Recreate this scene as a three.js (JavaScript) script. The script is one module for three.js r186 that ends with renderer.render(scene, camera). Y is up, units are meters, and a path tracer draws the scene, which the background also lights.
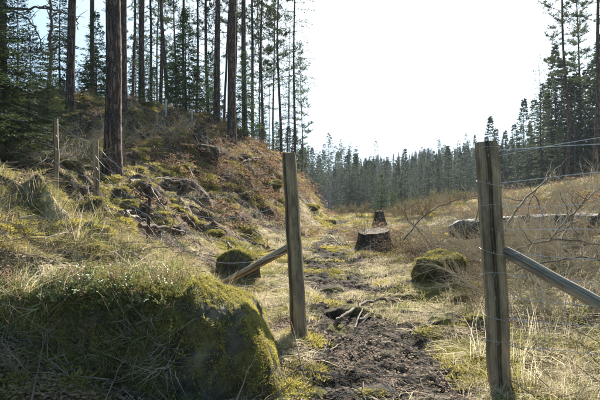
import * as THREE from 'three';
import { ImprovedNoise } from 'three/addons/math/ImprovedNoise.js';
import { MeshSurfaceSampler } from 'three/addons/math/MeshSurfaceSampler.js';
import { mergeVertices } from 'three/addons/utils/BufferGeometryUtils.js';

// ---------------------------------------------------------------- camera, sky, sun, exposure
const scene = new THREE.Scene();
const EYE = 1.4, FOC = 500;                       // eye height (m), focal length in pixels of the 600 x 400 photograph
const camera = new THREE.PerspectiveCamera(2 * Math.atan(200 / FOC) * 180 / Math.PI, 1.5, 0.05, 3000);
camera.position.set(0, EYE, 0);
camera.lookAt(0, EYE, -10);

const renderer = new THREE.WebGLRenderer({ antialias: true });
renderer.toneMapping = THREE.LinearToneMapping;
renderer.toneMappingExposure = 4.0;
renderer.shadowMap.enabled = true;

const SUN_AZ = 14 * Math.PI / 180, SUN_EL = 32 * Math.PI / 180;
const sunDir = new THREE.Vector3(Math.sin(SUN_AZ) * Math.cos(SUN_EL), Math.sin(SUN_EL), -Math.cos(SUN_AZ) * Math.cos(SUN_EL));
{
  // clear spring sky: blue dome, paler towards the horizon, wide haze glow round the sun
  const W = 512, Hh = 256, data = new Float32Array(W * Hh * 4);
  for (let j = 0; j < Hh; j++) for (let i = 0; i < W; i++) {
    const up = ((j + 0.5) / Hh - 0.5) * Math.PI, az = ((i + 0.5) / W - 0.5) * 2 * Math.PI;
    const x = Math.cos(az) * Math.cos(up), y = Math.sin(up), z = Math.sin(az) * Math.cos(up);
    const ang = Math.acos(Math.min(1, Math.max(-1, x * sunDir.x + y * sunDir.y + z * sunDir.z)));
    const hor = Math.exp(-Math.max(0, y) * 4.5), glow = 1.2 * Math.exp(-ang / 0.2) + 0.36 * Math.exp(-ang / 0.55);
    const k = (j * W + i) * 4, low = y < 0 ? Math.exp(y * 6) : 1;
    data[k] = (0.022 + 0.085 * hor + glow * 1.0) * low;
    data[k + 1] = (0.082 + 0.12 * hor + glow * 0.99) * low;
    data[k + 2] = (0.15 + 0.13 * hor + glow * 0.97) * low;
    data[k + 3] = 1;
  }
  const sky = new THREE.DataTexture(data, W, Hh, THREE.RGBAFormat, THREE.FloatType);
  sky.mapping = THREE.EquirectangularReflectionMapping; sky.magFilter = THREE.LinearFilter; sky.needsUpdate = true;
  scene.background = sky; scene.environment = sky;
}
const sun = new THREE.DirectionalLight(new THREE.Color(1, 0.95, 0.87), 5);
sun.position.copy(sunDir).multiplyScalar(120).add(new THREE.Vector3(0, 0, -20));
sun.target.position.set(0, 0, -20);
sun.castShadow = true; sun.shadow.radius = 1;
Object.assign(sun.shadow.camera, { left: -70, right: 70, top: 70, bottom: -70, near: 1, far: 300 });
sun.shadow.mapSize.set(4096, 4096);
scene.add(sun, sun.target);
scene.fog = new THREE.FogExp2(new THREE.Color(0.80, 0.90, 1.0), 0.00035);

// ---------------------------------------------------------------- helpers
const V = (x, y, z) => new THREE.Vector3(x, y, z);
function rng(a) { return () => { a = (a + 0x6d2b79f5) | 0; let t = Math.imul(a ^ (a >>> 15), 1 | a); t = (t + Math.imul(t ^ (t >>> 7), 61 | t)) ^ t; return ((t ^ (t >>> 14)) >>> 0) / 4294967296; }; }
const perlin = new ImprovedNoise();
const N2 = (x, y, s = 0) => perlin.noise(x + s * 17.3, y - s * 9.1, s * 3.7 + 0.37);
const N3 = (x, y, z) => perlin.noise(x, y, z);
const fbm = (x, y, s = 0, n = 4) => { let a = 0, k = 1, f = 1; for (let i = 0; i < n; i++) { a += k * N2(x * f, y * f, s + i * 5); k *= 0.5; f *= 2.03; } return a; };
const clamp = (x, a = 0, b = 1) => Math.min(b, Math.max(a, x));
const sst = (a, b, x) => { const t = clamp((x - a) / (b - a)); return t * t * (3 - 2 * t); };
const lerp = (a, b, t) => a + (b - a) * t;
function curve(...kv) {                           // smooth curve through (key, value) pairs
  const X = kv.map((k) => k[0]), Y = kv.map((k) => k[1]), n = X.length;
  const m = X.map((_, i) => { const a = Math.max(0, i - 1), b = Math.min(n - 1, i + 1); return (Y[b] - Y[a]) / (X[b] - X[a]); });
  return (x) => {
    if (x <= X[0]) return Y[0]; if (x >= X[n - 1]) return Y[n - 1];
    let i = 0; while (x > X[i + 1]) i++;
    const h = X[i + 1] - X[i], t = (x - X[i]) / h, t2 = t * t, t3 = t2 * t;
    return (2 * t3 - 3 * t2 + 1) * Y[i] + (t3 - 2 * t2 + t) * h * m[i] + (-2 * t3 + 3 * t2) * Y[i + 1] + (t3 - t2) * h * m[i + 1];
  };
}
const taken = {};
const numbered = (n) => { const k = taken[n] = (taken[n] ?? -1) + 1; return k ? n + '_' + String(k).padStart(3, '0') : n; };
function tag(o, label, category, group, kind) { o.userData = { label, category }; if (group) o.userData.group = group; if (kind) o.userData.kind = kind; return o; }
function mesh(name, geo, mat, parent) { const m = new THREE.Mesh(geo, mat); m.name = parent ? name : numbered(name); m.castShadow = m.receiveShadow = true; (parent ?? scene).add(m); return m; }
function thing(name, label, category, pos = V(0, 0, 0), group) { const g = new THREE.Group(); g.name = numbered(name); g.position.copy(pos); scene.add(g); return tag(g, label, category, group); }

class Bag {                                       // collects tubes, blades and triangles for one mesh
  constructor() { this.p = []; this.u = []; this.i = []; this.c = []; this.col = [1, 1, 1]; }
  vert(x, y, z, u = 0, v = 0) { this.p.push(x, y, z); this.u.push(u, v); this.c.push(this.col[0], this.col[1], this.col[2]); return this.p.length / 3 - 1; }
  tube(pts, rad, seg = 6, o = {}) {
    const n = pts.length, cum = [0];
    for (let k = 1; k < n; k++) cum.push(cum[k - 1] + pts[k].distanceTo(pts[k - 1]));
    const R = (k) => (typeof rad === 'function' ? rad(cum[k] / cum[n - 1], cum[k]) : rad[k]);
    let side = null, first = this.p.length / 3;
    const uo = o.u ?? 0;
    for (let k = 0; k < n; k++) {
      const t = V().subVectors(pts[Math.min(n - 1, k + 1)], pts[Math.max(0, k - 1)]).normalize();
      if (!side) side = Math.abs(t.y) > 0.9 ? V(1, 0, 0) : V(0, 1, 0);
      side = side.clone().addScaledVector(t, -side.dot(t)).normalize();
      const b = V().crossVectors(t, side), r = R(k);
      for (let s = 0; s <= seg; s++) {
        const a = (s % seg) / seg * Math.PI * 2, q = r * (o.rough ? o.rough(a, cum[k], cum[k] / cum[n - 1]) : 1), ca = Math.cos(a) * q, sa = Math.sin(a) * q, c = pts[k];
        this.vert(c.x + side.x * ca + b.x * sa, c.y + side.y * ca + b.y * sa, c.z + side.z * ca + b.z * sa, uo + s / seg * (o.girth ?? 6.28 * R(0)), cum[k]);
      }
    }
    for (let k = 0; k < n - 1; k++) for (let s = 0; s < seg; s++) {
      const a = first + k * (seg + 1) + s, b = a + seg + 1;
      this.i.push(a, a + 1, b, a + 1, b + 1, b);
    }
    for (const end of o.cap ? [0, n - 1] : []) {
      const c = pts[end], m = this.vert(c.x, c.y + (o.dome ?? 0) * (end ? 1 : 0), c.z, uo + 0.05, 0.05), base = first + end * (seg + 1), ring = [];
      for (let s = 0; s < seg; s++) { const q = (base + s) * 3; ring.push(this.vert(this.p[q], this.p[q + 1], this.p[q + 2], uo + 0.05 + (this.p[q] - c.x), 0.05 + (this.p[q + 2] - c.z) + (this.p[q + 1] - c.y) * 0.3)); }
      for (let s = 0; s < seg; s++) { const a = ring[s], b = ring[(s + 1) % seg]; end ? this.i.push(m, a, b) : this.i.push(m, b, a); }
    }
    return this;
  }
  blade(x, y, z, dx, dy, dz, len, w, nx, ny, nz) { // slim diamond leaf from a point along a direction, its width along d x n
    let sx = dy * nz - dz * ny, sy = dz * nx - dx * nz, sz = dx * ny - dy * nx; const l = Math.hypot(sx, sy, sz) || 1; sx *= w / l; sy *= w / l; sz *= w / l;
    const a = this.vert(x, y, z, 0, 0), m = 0.45 * len;
    const b = this.vert(x + dx * m + sx, y + dy * m + sy, z + dz * m + sz, 1, 0.5), c = this.vert(x + dx * m - sx, y + dy * m - sy, z + dz * m - sz, 0, 0.5), e = this.vert(x + dx * len, y + dy * len, z + dz * len, 1, 1);
    this.i.push(a, b, c, b, e, c);
  }
  tri(x, y, z, dx, dy, dz, len, w, nx, ny, nz) {
    let sx = dy * nz - dz * ny, sy = dz * nx - dx * nz, sz = dx * ny - dy * nx; const l = Math.hypot(sx, sy, sz) || 1; sx *= w / l; sy *= w / l; sz *= w / l;
    const a = this.vert(x + sx, y + sy, z + sz, 0, 0), b = this.vert(x - sx, y - sy, z - sz, 1, 0), c = this.vert(x + dx * len, y + dy * len, z + dz * len, 0.5, 1);
    this.i.push(a, b, c);
  }
  strip(pts, w, n) {                              // a narrow tapering grass blade through points
    let prev = null; const last = pts.length - 1;
    for (let k = 0; k <= last; k++) {
      const t = V().subVectors(pts[Math.min(last, k + 1)], pts[Math.max(0, k - 1)]).normalize(), s = V().crossVectors(t, n).normalize().multiplyScalar(w * (1 - 0.9 * (k / last) ** 1.5)), p = pts[k];
      const a = this.vert(p.x + s.x, p.y + s.y, p.z + s.z, 0, k / last), b = this.vert(p.x - s.x, p.y - s.y, p.z - s.z, 1, k / last);
      if (prev) this.i.push(prev[0], prev[1], a, prev[1], b, a);
      prev = [a, b];
    }
  }
  geo(colored = false) {
    const g = new THREE.BufferGeometry();
    g.setAttribute('position', new THREE.Float32BufferAttribute(this.p, 3)); g.setAttribute('uv', new THREE.Float32BufferAttribute(this.u, 2));
    if (colored) g.setAttribute('color', new THREE.Float32BufferAttribute(this.c, 3));
    g.setIndex(this.i); g.computeVertexNormals(); return g;
  }
}
const smooth = (pts, n) => new THREE.CatmullRomCurve3(pts).getPoints(n);

// ---------------------------------------------------------------- terrain
const pathX = curve([0, 0.45], [3.5, 0.62], [5, 0.75], [7, 0.75], [10, 0.55], [14, 0.8], [18, 1.25], [26, 2.1], [40, 3]);
const pathW = curve([0, 0.8], [3.5, 0.8], [5, 0.74], [7, 0.68], [10, 0.55], [18, 0.4], [40, 0.35]);
const toeX = curve([0, -1.3], [3, -0.95], [4, -0.45], [5, -0.35], [6.5, -0.55], [8.5, -0.9], [12, -0.6], [16, 0.3], [22, 1.15], [30, 1.7], [45, 1.2], [70, -1], [150, -6], [400, -20]);
const slopeL = curve([0, 0.5], [3, 0.55], [5, 1.0], [6.5, 0.7], [8.5, 0.52], [12, 0.54], [16, 0.72], [22, 1.35], [30, 1.5], [45, 1.1], [70, 0.5], [400, 0.3]);
const capL = curve([0, 0.8], [3, 0.9], [5, 1.5], [6.5, 2.4], [8.5, 4.5], [12, 5.6], [22, 5.8], [30, 7], [45, 9], [70, 12], [400, 16]);
const toeR = curve([0, 1.4], [4, 1.8], [10, 1.7], [15, 2.2], [30, 5], [60, 10], [120, 18], [300, 10]);
const slopeR = curve([0, 0.12], [4, 0.16], [10, 0.23], [15, 0.22], [30, 0.2], [60, 0.17], [120, 0.16], [300, 0.1]);
const baseY = curve([0, 0], [6, 0], [8, 0.03], [12, 0.14], [20, 0.36], [28, 0.5], [34, 0.2], [45, -1], [70, -2.6], [100, -3.6], [160, -3], [300, 2], [600, 8]);
const soft = (s, r) => (s <= 0 ? 0 : s * s / (s + r));
const hillShare = (x, D) => soft(toeX(D) - x, 0.3);
function broad(x, D) {
  const cl = capL(D), cr = 14, L = cl * (1 - Math.exp(-slopeL(D) * hillShare(x, D) / cl)), Rr = cr * (1 - Math.exp(-slopeR(D) * soft(x - toeR(D), 1) / cr));
  const hill = 9 * Math.exp(-(((x - 78) / 75) ** 2) - ((D - 340) / 110) ** 2) + 9 * Math.exp(-(((x - 130) / 60) ** 2) - ((D - 190) / 80) ** 2);
  return baseY(D) + L + Rr + hill;
}
const onPath = (x, D) => { const d = Math.abs(x - pathX(D) + 0.16 * N2(x * 1.3, D * 1.3, 3)) / pathW(D); return 1 - sst(0.65, 1.25, d); };
function H(x, z) {
  const D = -z, p = onPath(x, D), steep = sst(0.2, 2.5, hillShare(x, D)), near = 1 - sst(35, 80, D);
  let h = broad(x, D);
  h += near * ((0.09 + 0.30 * steep) * N2(x * 0.75, D * 0.75, 1) + (0.07 + 0.22 * steep) * N2(x * 1.9, D * 1.9, 2)) * (1 - 0.7 * p);
  const hump = N2(x * 2.6, D * 2.6, 8);
  h += near * (0.06 + 0.17 * steep) * (Math.abs(hump) < 0.5 ? 0.5 - Math.abs(hump) * 1.6 : -0.3) * (1 - 0.8 * p);
  const tw = D * 1.15 + 1.5 * N2(x * 0.55, D * 0.35, 12) + 0.35 * x, tf = tw - Math.floor(tw); h += near * 0.30 * steep * (sst(0, 0.22, tf) - tf) * sst(-0.25, 0.25, N2(x * 0.8, D * 0.8, 13));
  h += near * ((0.022 + 0.03 * steep) * N2(x * 6.5, D * 6.5, 4) + 0.012 * N2(x * 15, D * 15, 5));
  h += p * near * (0.05 * N2(x * 5, D * 5, 6) + 0.045 * Math.abs(N2(x * 9, D * 9, 16)) + 0.03 * N2(x * 17, D * 17, 7) - 0.06);
  h -= 0.55 * Math.exp(-(((x + 2.65) / 0.65) ** 2) - ((D - 11.1) / 0.36) ** 2) + 0.3 * Math.exp(-(((x + 1.5) / 0.5) ** 2) - ((D - 12.6) / 0.3) ** 2);
  if (D > 35) h += sst(35, 90, D) * 1.5 * N2(x * 0.05, D * 0.05, 9);
  return h;
}
const rayX = (px, D) => (px - 300) / FOC * D;
const at = (px, D) => { const x = rayX(px, D); return V(x, H(x, -D), -D); };                       // where a thing at that bearing and distance stands
const P = (px, py, D) => V(rayX(px, D), EYE + (200 - py) / FOC * D, -D);
function hit(px, py, from = 2) {                                                                     // where a ray meets the ground
  for (let D = from; D < 300; D *= 1.004) { const q = P(px, py, D); if (q.y <= H(q.x, q.z)) return V(q.x, H(q.x, q.z), q.z); }
  return P(px, py, 300);
}
const groundN = (x, z, e = 0.12) => V(H(x - e, z) - H(x + e, z), 2 * e, H(x, z - e) - H(x, z + e)).normalize();

// what covers the ground, 0..1 each: trodden mud, moss, dry grass, brown leaf and needle litter (all of the forest floor)
function cover(x, D) {
  const p = onPath(x, D), steep = sst(0.2, 2.0, hillShare(x, D)), wood = sst(40, 46, D + 5 * N2(x * 0.1, D * 0.1, 33));
  const mud = p * sst(-0.34, 0.02, fbm(x * 1.1, D * 0.8, 31, 3) + 0.14 - 0.25 * sst(12, 18, D));
  const m = fbm(x * 0.9, D * 0.9, 41, 4) + 0.4 * fbm(x * 3.3, D * 3.3, 42, 2) - 0.07 - 0.05 * steep;
  const moss = (1 - mud) * sst(0.03, 0.2, m) * (1 - 0.7 * wood);
  const straw = (1 - mud) * (1 - moss) * (1 - wood) * (1 - 0.85 * sst(-0.1, -0.4, x) * (1 - sst(3.6, 4.2, D))) * sst(-0.15, 0.12, fbm(x * 0.7, D * 0.7, 51, 3) - 0.6 * steep * sst(6, 8, D) + 0.12);
  return { mud, moss, straw, litter: Math.max(0, 1 - mud - moss - straw) };
}

// ---------------------------------------------------------------- textures
function tileNoise(S, seed) {                     // tileable fractal noise, period S cells -> function(u, v in 0..1)
  const r = rng(seed), oct = [];
  for (const e of S) { const [n, m] = Array.isArray(e) ? e : [e, e], a = new Float32Array(n * m); for (let k = 0; k < n * m; k++) a[k] = r(); oct.push([n, m, a]); }
  return (u, v) => { let s = 0, w = 1, tot = 0; for (const [n, m, a] of oct) { const x = u * n, y = v * m, i = Math.floor(x), j = Math.floor(y), fx = x - i, fy = y - j, sx = fx * fx * (3 - 2 * fx), sy = fy * fy * (3 - 2 * fy), g = (p, q) => a[((q % m + m) % m) * n + (p % n + n) % n]; s += w * lerp(lerp(g(i, j), g(i + 1, j), sx), lerp(g(i, j + 1), g(i + 1, j + 1), sx), sy); tot += w; w *= 0.62; } return s / tot; };
}
function tex(W, Hh, fn, srgb, repX = 1, repY = 1) { // fn(u, v) -> [r, g, b] display values 0..1
  const d = new Uint8Array(W * Hh * 4);
  for (let j = 0; j < Hh; j++) for (let i = 0; i < W; i++) { const c = fn(i / W, j / Hh), k = (j * W + i) * 4; for (let q = 0; q < 3; q++) d[k + q] = clamp(Array.isArray(c) ? c[q] : c) * 255; d[k + 3] = 255; }
  const t = new THREE.DataTexture(d, W, Hh); t.wrapS = t.wrapT = THREE.RepeatWrapping; t.magFilter = THREE.LinearFilter; t.minFilter = THREE.LinearMipmapLinearFilter; t.generateMipmaps = true; t.repeat.set(repX, repY);
  if (srgb) t.colorSpace = THREE.SRGBColorSpace; t.needsUpdate = true; return t;
}
const n1 = tileNoise([8, 16, 32, 64, 128, 256], 1), n2 = tileNoise([16, 48, 128, 256], 2), n3 = tileNoise([5, 11, 23, 60, 170], 3);
const soilMap = tex(1024, 1024, (u, v) => { const a = n1(u, v), b = n2(u, v), k = clamp(0.86 + 0.9 * (a - 0.5) + 1.1 * (b - 0.5), 0.2, 1.2); return [k * 0.95, k * 0.93, k * (0.88 + 0.2 * (n3(u, v) - 0.5))]; }, true, 1 / 1.7, 1 / 1.7);
const soilBump = tex(1024, 1024, (u, v) => 0.5 + 0.9 * (n1(u, v) - 0.5) + 1.2 * (n2(v, u) - 0.5), false, 1 / 1.7, 1 / 1.7);
const nb = tileNoise([[9, 8], [21, 20], [46, 60], [110, 170]], 5), ng = tileNoise([[26, 1], [64, 2], [130, 3], [256, 6]], 6), ngm = tileNoise([[3, 2], [9, 6], [40, 20]], 7);
const barkF = (u, v) => { const w = 0.06 * (n3(u, v) - 0.5), r = Math.abs(nb(u + w, v) - 0.5) * 5.5; return clamp(r + 0.5 * (n2(u, v) - 0.5)); };
const barkMap = tex(512, 1024, (u, v) => { const r = barkF(u, v), k = 0.5 + 0.5 * r, q = n3(v, u); return [k * (0.9 + 0.25 * (q - 0.5)), k * (0.88), k * (0.88 - 0.2 * (q - 0.5))]; }, true, 1 / 0.9, 1 / 2.7);
const barkBump = tex(512, 1024, (u, v) => barkF(u, v), false, 1 / 0.9, 1 / 2.7);
const grainF = (u, v) => ng(u + 0.03 * (ngm(u, v) - 0.5), v);
const woodMap = tex(512, 1024, (u, v) => { const gr = grainF(u, v), st = ngm(u, v), crack = sst(0.30, 0.24, gr), k = 0.74 + 0.5 * (gr - 0.5) - 0.16 * crack + 0.3 * (n2(u, v) - 0.5), g = sst(0.5, 0.66, st), d = sst(0.5, 0.4, n3(v, u)); return [k * lerp(1.0, 0.9, g) * lerp(1, 0.86, d), k * lerp(0.95, 0.87, g) * lerp(1, 0.86, d), k * lerp(0.88, 0.79, g) * lerp(1, 0.88, d)]; }, true, 1 / 0.5, 1 / 1.3);
const woodBump = tex(512, 1024, (u, v) => { const gr = grainF(u, v); return 0.5 + 0.6 * (gr - 0.5) - 0.15 * sst(0.32, 0.24, gr) + 0.15 * (n2(u, v) - 0.5); }, false, 1 / 0.5, 1 / 1.3);
const rockMap = tex(512, 512, (u, v) => { const a = n1(u, v), b = n2(u, v), l = sst(0.56, 0.66, n3(u, v)); const k = 0.75 + 0.7 * (a - 0.5) + 0.5 * (b - 0.5); return [k * lerp(0.95, 1.1, l), k * lerp(0.95, 1.1, l), k * lerp(0.92, 0.9, l)]; }, true, 1 / 0.9, 1 / 0.9);

const std = (o) => new THREE.MeshStandardMaterial({ roughness: 0.95, metalness: 0, ...o });
const dull = (o) => new THREE.MeshPhysicalMaterial({ roughness: 1, specularIntensity: 0.25, ...o });
const leafy = (r, g, b, o = {}) => new THREE.MeshPhysicalMaterial({ color: new THREE.Color().setRGB(r, g, b), roughness: 1, transmission: 0.45, thickness: 0, side: THREE.DoubleSide, specularIntensity: 0.3, ...o });
const lin = (r, g, b) => new THREE.Color().setRGB(r, g, b);
const M = {
  ground: dull({ vertexColors: true, map: soilMap, bumpMap: soilBump, bumpScale: 0.03 }),
  mud: dull({ vertexColors: true, map: soilMap, bumpMap: soilBump, bumpScale: 0.045, specularIntensity: 0.12 }),
  rock: dull({ vertexColors: true, map: rockMap, bumpMap: soilBump, bumpScale: 0.03 }),
  pine: dull({ color: lin(0.26, 0.185, 0.145), map: barkMap, bumpMap: barkBump, bumpScale: 0.035 }),
  spruce: dull({ color: lin(0.16, 0.125, 0.10), map: barkMap, bumpMap: barkBump, bumpScale: 0.015 }),
  farbark: std({ color: lin(0.16, 0.13, 0.11) }),
  twig: dull({ color: lin(0.12, 0.09, 0.07) }),
  deadwood: std({ color: lin(0.34, 0.29, 0.235), map: woodMap, bumpMap: woodBump, bumpScale: 0.006 }),
  post: dull({ color: lin(0.52, 0.44, 0.335), map: woodMap, bumpMap: woodBump, bumpScale: 0.014 }),
  postgrey: dull({ color: lin(0.52, 0.48, 0.43), map: woodMap, bumpMap: woodBump, bumpScale: 0.012, roughness: 0.8, specularIntensity: 0.5 }),
  birch: std({ vertexColors: true, map: rockMap, bumpMap: barkBump, bumpScale: 0.01, roughness: 0.8 }),
  wire: std({ color: lin(0.55, 0.55, 0.55), metalness: 0.6, roughness: 0.55 }),
  rust: std({ color: lin(0.11, 0.055, 0.035), map: rockMap, roughness: 0.85 }),
  cut: dull({ color: lin(0.25, 0.21, 0.16), map: woodMap, bumpMap: woodBump, bumpScale: 0.004 }),
  tubeplastic: std({ color: lin(0.42, 0.42, 0.40), roughness: 0.6 }),
  needleDark: leafy(0.042, 0.062, 0.020, { transmission: 0.3 }),
  needlePine: leafy(0.062, 0.082, 0.034, { transmission: 0.35 }),
  needleFar: leafy(0.042, 0.062, 0.020, { transmission: 0.3 }),
  needleYoung: leafy(0.055, 0.092, 0.026, { transmission: 0.35 }),
  white: leafy(1, 1, 1, { transmission: 0.42 }),
  moss: leafy(1, 1, 1, { transmission: 0.35, roughness: 1 }),
  gloss: std({ color: 0xffffff, roughness: 0.6, side: THREE.DoubleSide }),
  stick: std({ color: 0xffffff }),
};

// ---------------------------------------------------------------- ground and path
const C = { mud: [0.074, 0.060, 0.049], moss: [0.21, 0.18, 0.06], straw: [0.35, 0.285, 0.175], litter: [0.135, 0.094, 0.066] };
function groundColor(x, D, out, k) {
  const c = cover(x, D), j = 0.85 + 0.5 * N2(x * 4, D * 4, 61);
  for (let q = 0; q < 3; q++) out[k + q] = Math.max(0.01, (C.mud[q] * c.mud + C.moss[q] * c.moss + C.straw[q] * c.straw + C.litter[q] * c.litter) * j);
}
function sheet(name, xs, zs, lift, mat, color) {
  const nx = xs.length, nz = zs.length, p = new Float32Array(nx * nz * 3), c = new Float32Array(nx * nz * 3), u = new Float32Array(nx * nz * 2), idx = new Uint32Array((nx - 1) * (nz - 1) * 6);
  for (let j = 0; j < nz; j++) for (let i = 0; i < nx; i++) {
    const k = j * nx + i, z = zs[j], x = typeof xs[i] === 'function' ? xs[i](z) : xs[i];
    p[k * 3] = x; p[k * 3 + 1] = H(x, z) + (typeof lift === 'function' ? lift(x, z, i / (nx - 1)) : lift); p[k * 3 + 2] = z; u[k * 2] = x; u[k * 2 + 1] = z;
    color(x, -z, c, k * 3);
  }
  let q = 0;
  for (let j = 0; j < nz - 1; j++) for (let i = 0; i < nx - 1; i++) { const a = j * nx + i, b = a + nx; idx[q++] = a; idx[q++] = a + 1; idx[q++] = b; idx[q++] = a + 1; idx[q++] = b + 1; idx[q++] = b; }
  const g = new THREE.BufferGeometry(); g.setAttribute('position', new THREE.BufferAttribute(p, 3)); g.setAttribute('color', new THREE.BufferAttribute(c, 3)); g.setAttribute('uv', new THREE.BufferAttribute(u, 2)); g.setIndex(new THREE.BufferAttribute(idx, 1)); g.computeVertexNormals();
  return mesh(name, g, mat);
}
{
  const xs = [], zs = [];
  const fx = (t) => Math.sign(t) * (5.5 * Math.abs(t) * 1.4 + 620 * Math.abs(t) ** 6);
  for (let i = 0; i <= 520; i++) xs.push(fx(i / 260 - 1));
  for (let j = 0; j <= 620; j++) { const t = j / 620; zs.push(-(-14 + 15 * Math.min(1, t / 0.05) + (t > 0.05 ? 26 * ((t - 0.05) / 0.95) + 720 * ((t - 0.05) / 0.95) ** 7 : 0))); }
  zs.reverse();
  tag(sheet('ground', xs, zs, (x, z) => -0.10 * sst(0.4, 0.95, onPath(x, -z)) * (1 - sst(24, 28, -z)) * sst(-0.5, 0.5, -z), M.ground, groundColor), 'mossy, grassy ground of the bank and clearing', 'ground', null, 'structure');
  const px = [], pz = [];
  for (let i = 0; i <= 60; i++) { const s = i / 30 - 1; px.push((z) => pathX(-z) + s * pathW(-z) * 1.5); }
  for (let j = 0; j <= 560; j++) pz.push(-(27 - 27 * Math.pow(j / 560, 0.55)));
  tag(sheet('path', px, pz, (x, z, t) => 0.004 - 0.07 * sst(0.62, 1, Math.abs(t * 2 - 1)), M.mud, groundColor), 'muddy footpath running through the gateway', 'path', null, 'structure');
}

// ---------------------------------------------------------------- scattered small growth
function scatter(name, label, category, variants, mat, count, seed, fn) {
  const r = rng(seed), lists = variants.map(() => []);
  const m = new THREE.Matrix4(), q = new THREE.Quaternion(), q2 = new THREE.Quaternion(), up = V(0, 1, 0);
  for (let k = 0; k < count; k++) {
    const s = fn(r); if (!s) continue;
    q.setFromUnitVectors(up, s.n ?? up); q2.setFromAxisAngle(up, r() * 6.283); q.multiply(q2);
    m.compose(s.p, q, V(s.s, s.s * (s.h ?? 1), s.s));
    lists[Math.floor(r() * variants.length)].push([m.clone(), s.c]);
  }
  const g = new THREE.Group(); g.name = numbered(name); scene.add(g); tag(g, label, category, null, 'stuff');
  variants.forEach((geo, i) => {
    const L = lists[i]; if (!L.length) return;
    const im = new THREE.InstancedMesh(geo, mat, L.length); im.name = category.replace(/ /g, '_') + '_clump'; im.castShadow = im.receiveShadow = true; im.userData.kind = 'stuff';
    L.forEach(([mm, c], k) => { im.setMatrixAt(k, mm); im.setColorAt(k, lin(...c)); });
    g.add(im);
  });
  return g;
}
const mix = (a, b, t, j = 1) => [lerp(a[0], b[0], t) * j, lerp(a[1], b[1], t) * j, lerp(a[2], b[2], t) * j];
function grassTuft(seed, n, len, w, spread, foot = 0.25) {
  const r = rng(seed), b = new Bag();
  for (let k = 0; k < n; k++) {
    const a = r() * 6.283, L = len * (0.45 + 0.75 * r()), lean = spread * (0.3 + r()), x0 = Math.cos(a * 3) * foot * len * r(), z0 = Math.sin(a * 3) * foot * len * r(), pts = [];
    for (let s = 0; s <= 3; s++) { const t = s / 3; pts.push(V(x0 + Math.cos(a) * L * lean * t * t, L * (t - 0.45 * lean * t * t) - 0.01, z0 + Math.sin(a) * L * lean * t * t)); }
    b.strip(pts, w * (0.7 + 0.6 * r()), V(Math.sin(a), 0.2, -Math.cos(a)).applyAxisAngle(V(0, 1, 0), r() * 1.5 - 0.75).cross(V(0, 1, 0)).normalize().add(V(0.01, 0, 0.01)));
  }
  return b.geo();
}
function mossTuft(seed, pads = 7) {               // a little cushion of short moss shoots
  const r = rng(seed), b = new Bag();
  for (let m = 0; m < pads; m++) {
    const pa = m ? r() * 6.283 : 0, pe = m ? 0.05 + 0.06 * r() : 0, cx = Math.cos(pa) * pe, cz = Math.sin(pa) * pe, ps = 0.7 + 0.5 * r();
    for (let k = 0; k < 26; k++) {
      const a = r() * 6.283, e = Math.sqrt(r()), x = cx + Math.cos(a) * e * 0.05 * ps, z = cz + Math.sin(a) * e * 0.05 * ps, y = 0.022 * (1 - e * e) * ps - 0.008 - 0.08 * pe, d = V(Math.cos(a) * (0.3 + e), 0.5 + 0.6 * r(), Math.sin(a) * (0.3 + e)).normalize(), f = r() * 6.283;
      b.tri(x, y, z, d.x, d.y, d.z, 0.018 + 0.02 * r(), 0.0052, Math.cos(f), 0.2, Math.sin(f));
    }
  }
  return b.geo();
}
function twigGeo(seed, forks = 2) {
  const r = rng(seed), b = new Bag();
  const grow = (p, d, L, rad, n) => {
    const pts = [p]; let q = p, dd = d.clone();
    for (let k = 0; k < 4; k++) { dd = dd.clone().add(V(r() - 0.5, (r() - 0.5) * 0.6, r() - 0.5).multiplyScalar(0.35)).normalize(); q = q.clone().addScaledVector(dd, L / 4); pts.push(q); if (n > 0 && k > 0 && r() < 0.7) grow(q, dd.clone().add(V(r() - 0.5, r() * 0.5, r() - 0.5).multiplyScalar(1.5)).normalize(), L * 0.5, rad * 0.6, n - 1); }
    b.tube(pts, (t) => rad * (1 - 0.75 * t), 4);
  };
  grow(V(-0.25, 0.01, 0), V(1, 0.12, 0).normalize(), 0.5, 0.006, forks);
  return b.geo();
}
function litterGeo(seed) {                        // a few fallen leaves and bark scraps
  const r = rng(seed), b = new Bag();
  for (let k = 0; k < 26; k++) { const a = r() * 6.283, f = r() * 6.283; b.blade((r() - 0.5) * 0.3, 0.002 + 0.025 * r(), (r() - 0.5) * 0.3, Math.cos(a), (r() - 0.5) * 0.7, Math.sin(a), 0.02 + 0.035 * r(), 0.008 + 0.008 * r(), 0.3 * Math.cos(f), 1, 0.3 * Math.sin(f)); }
  return b.geo();
}
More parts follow.
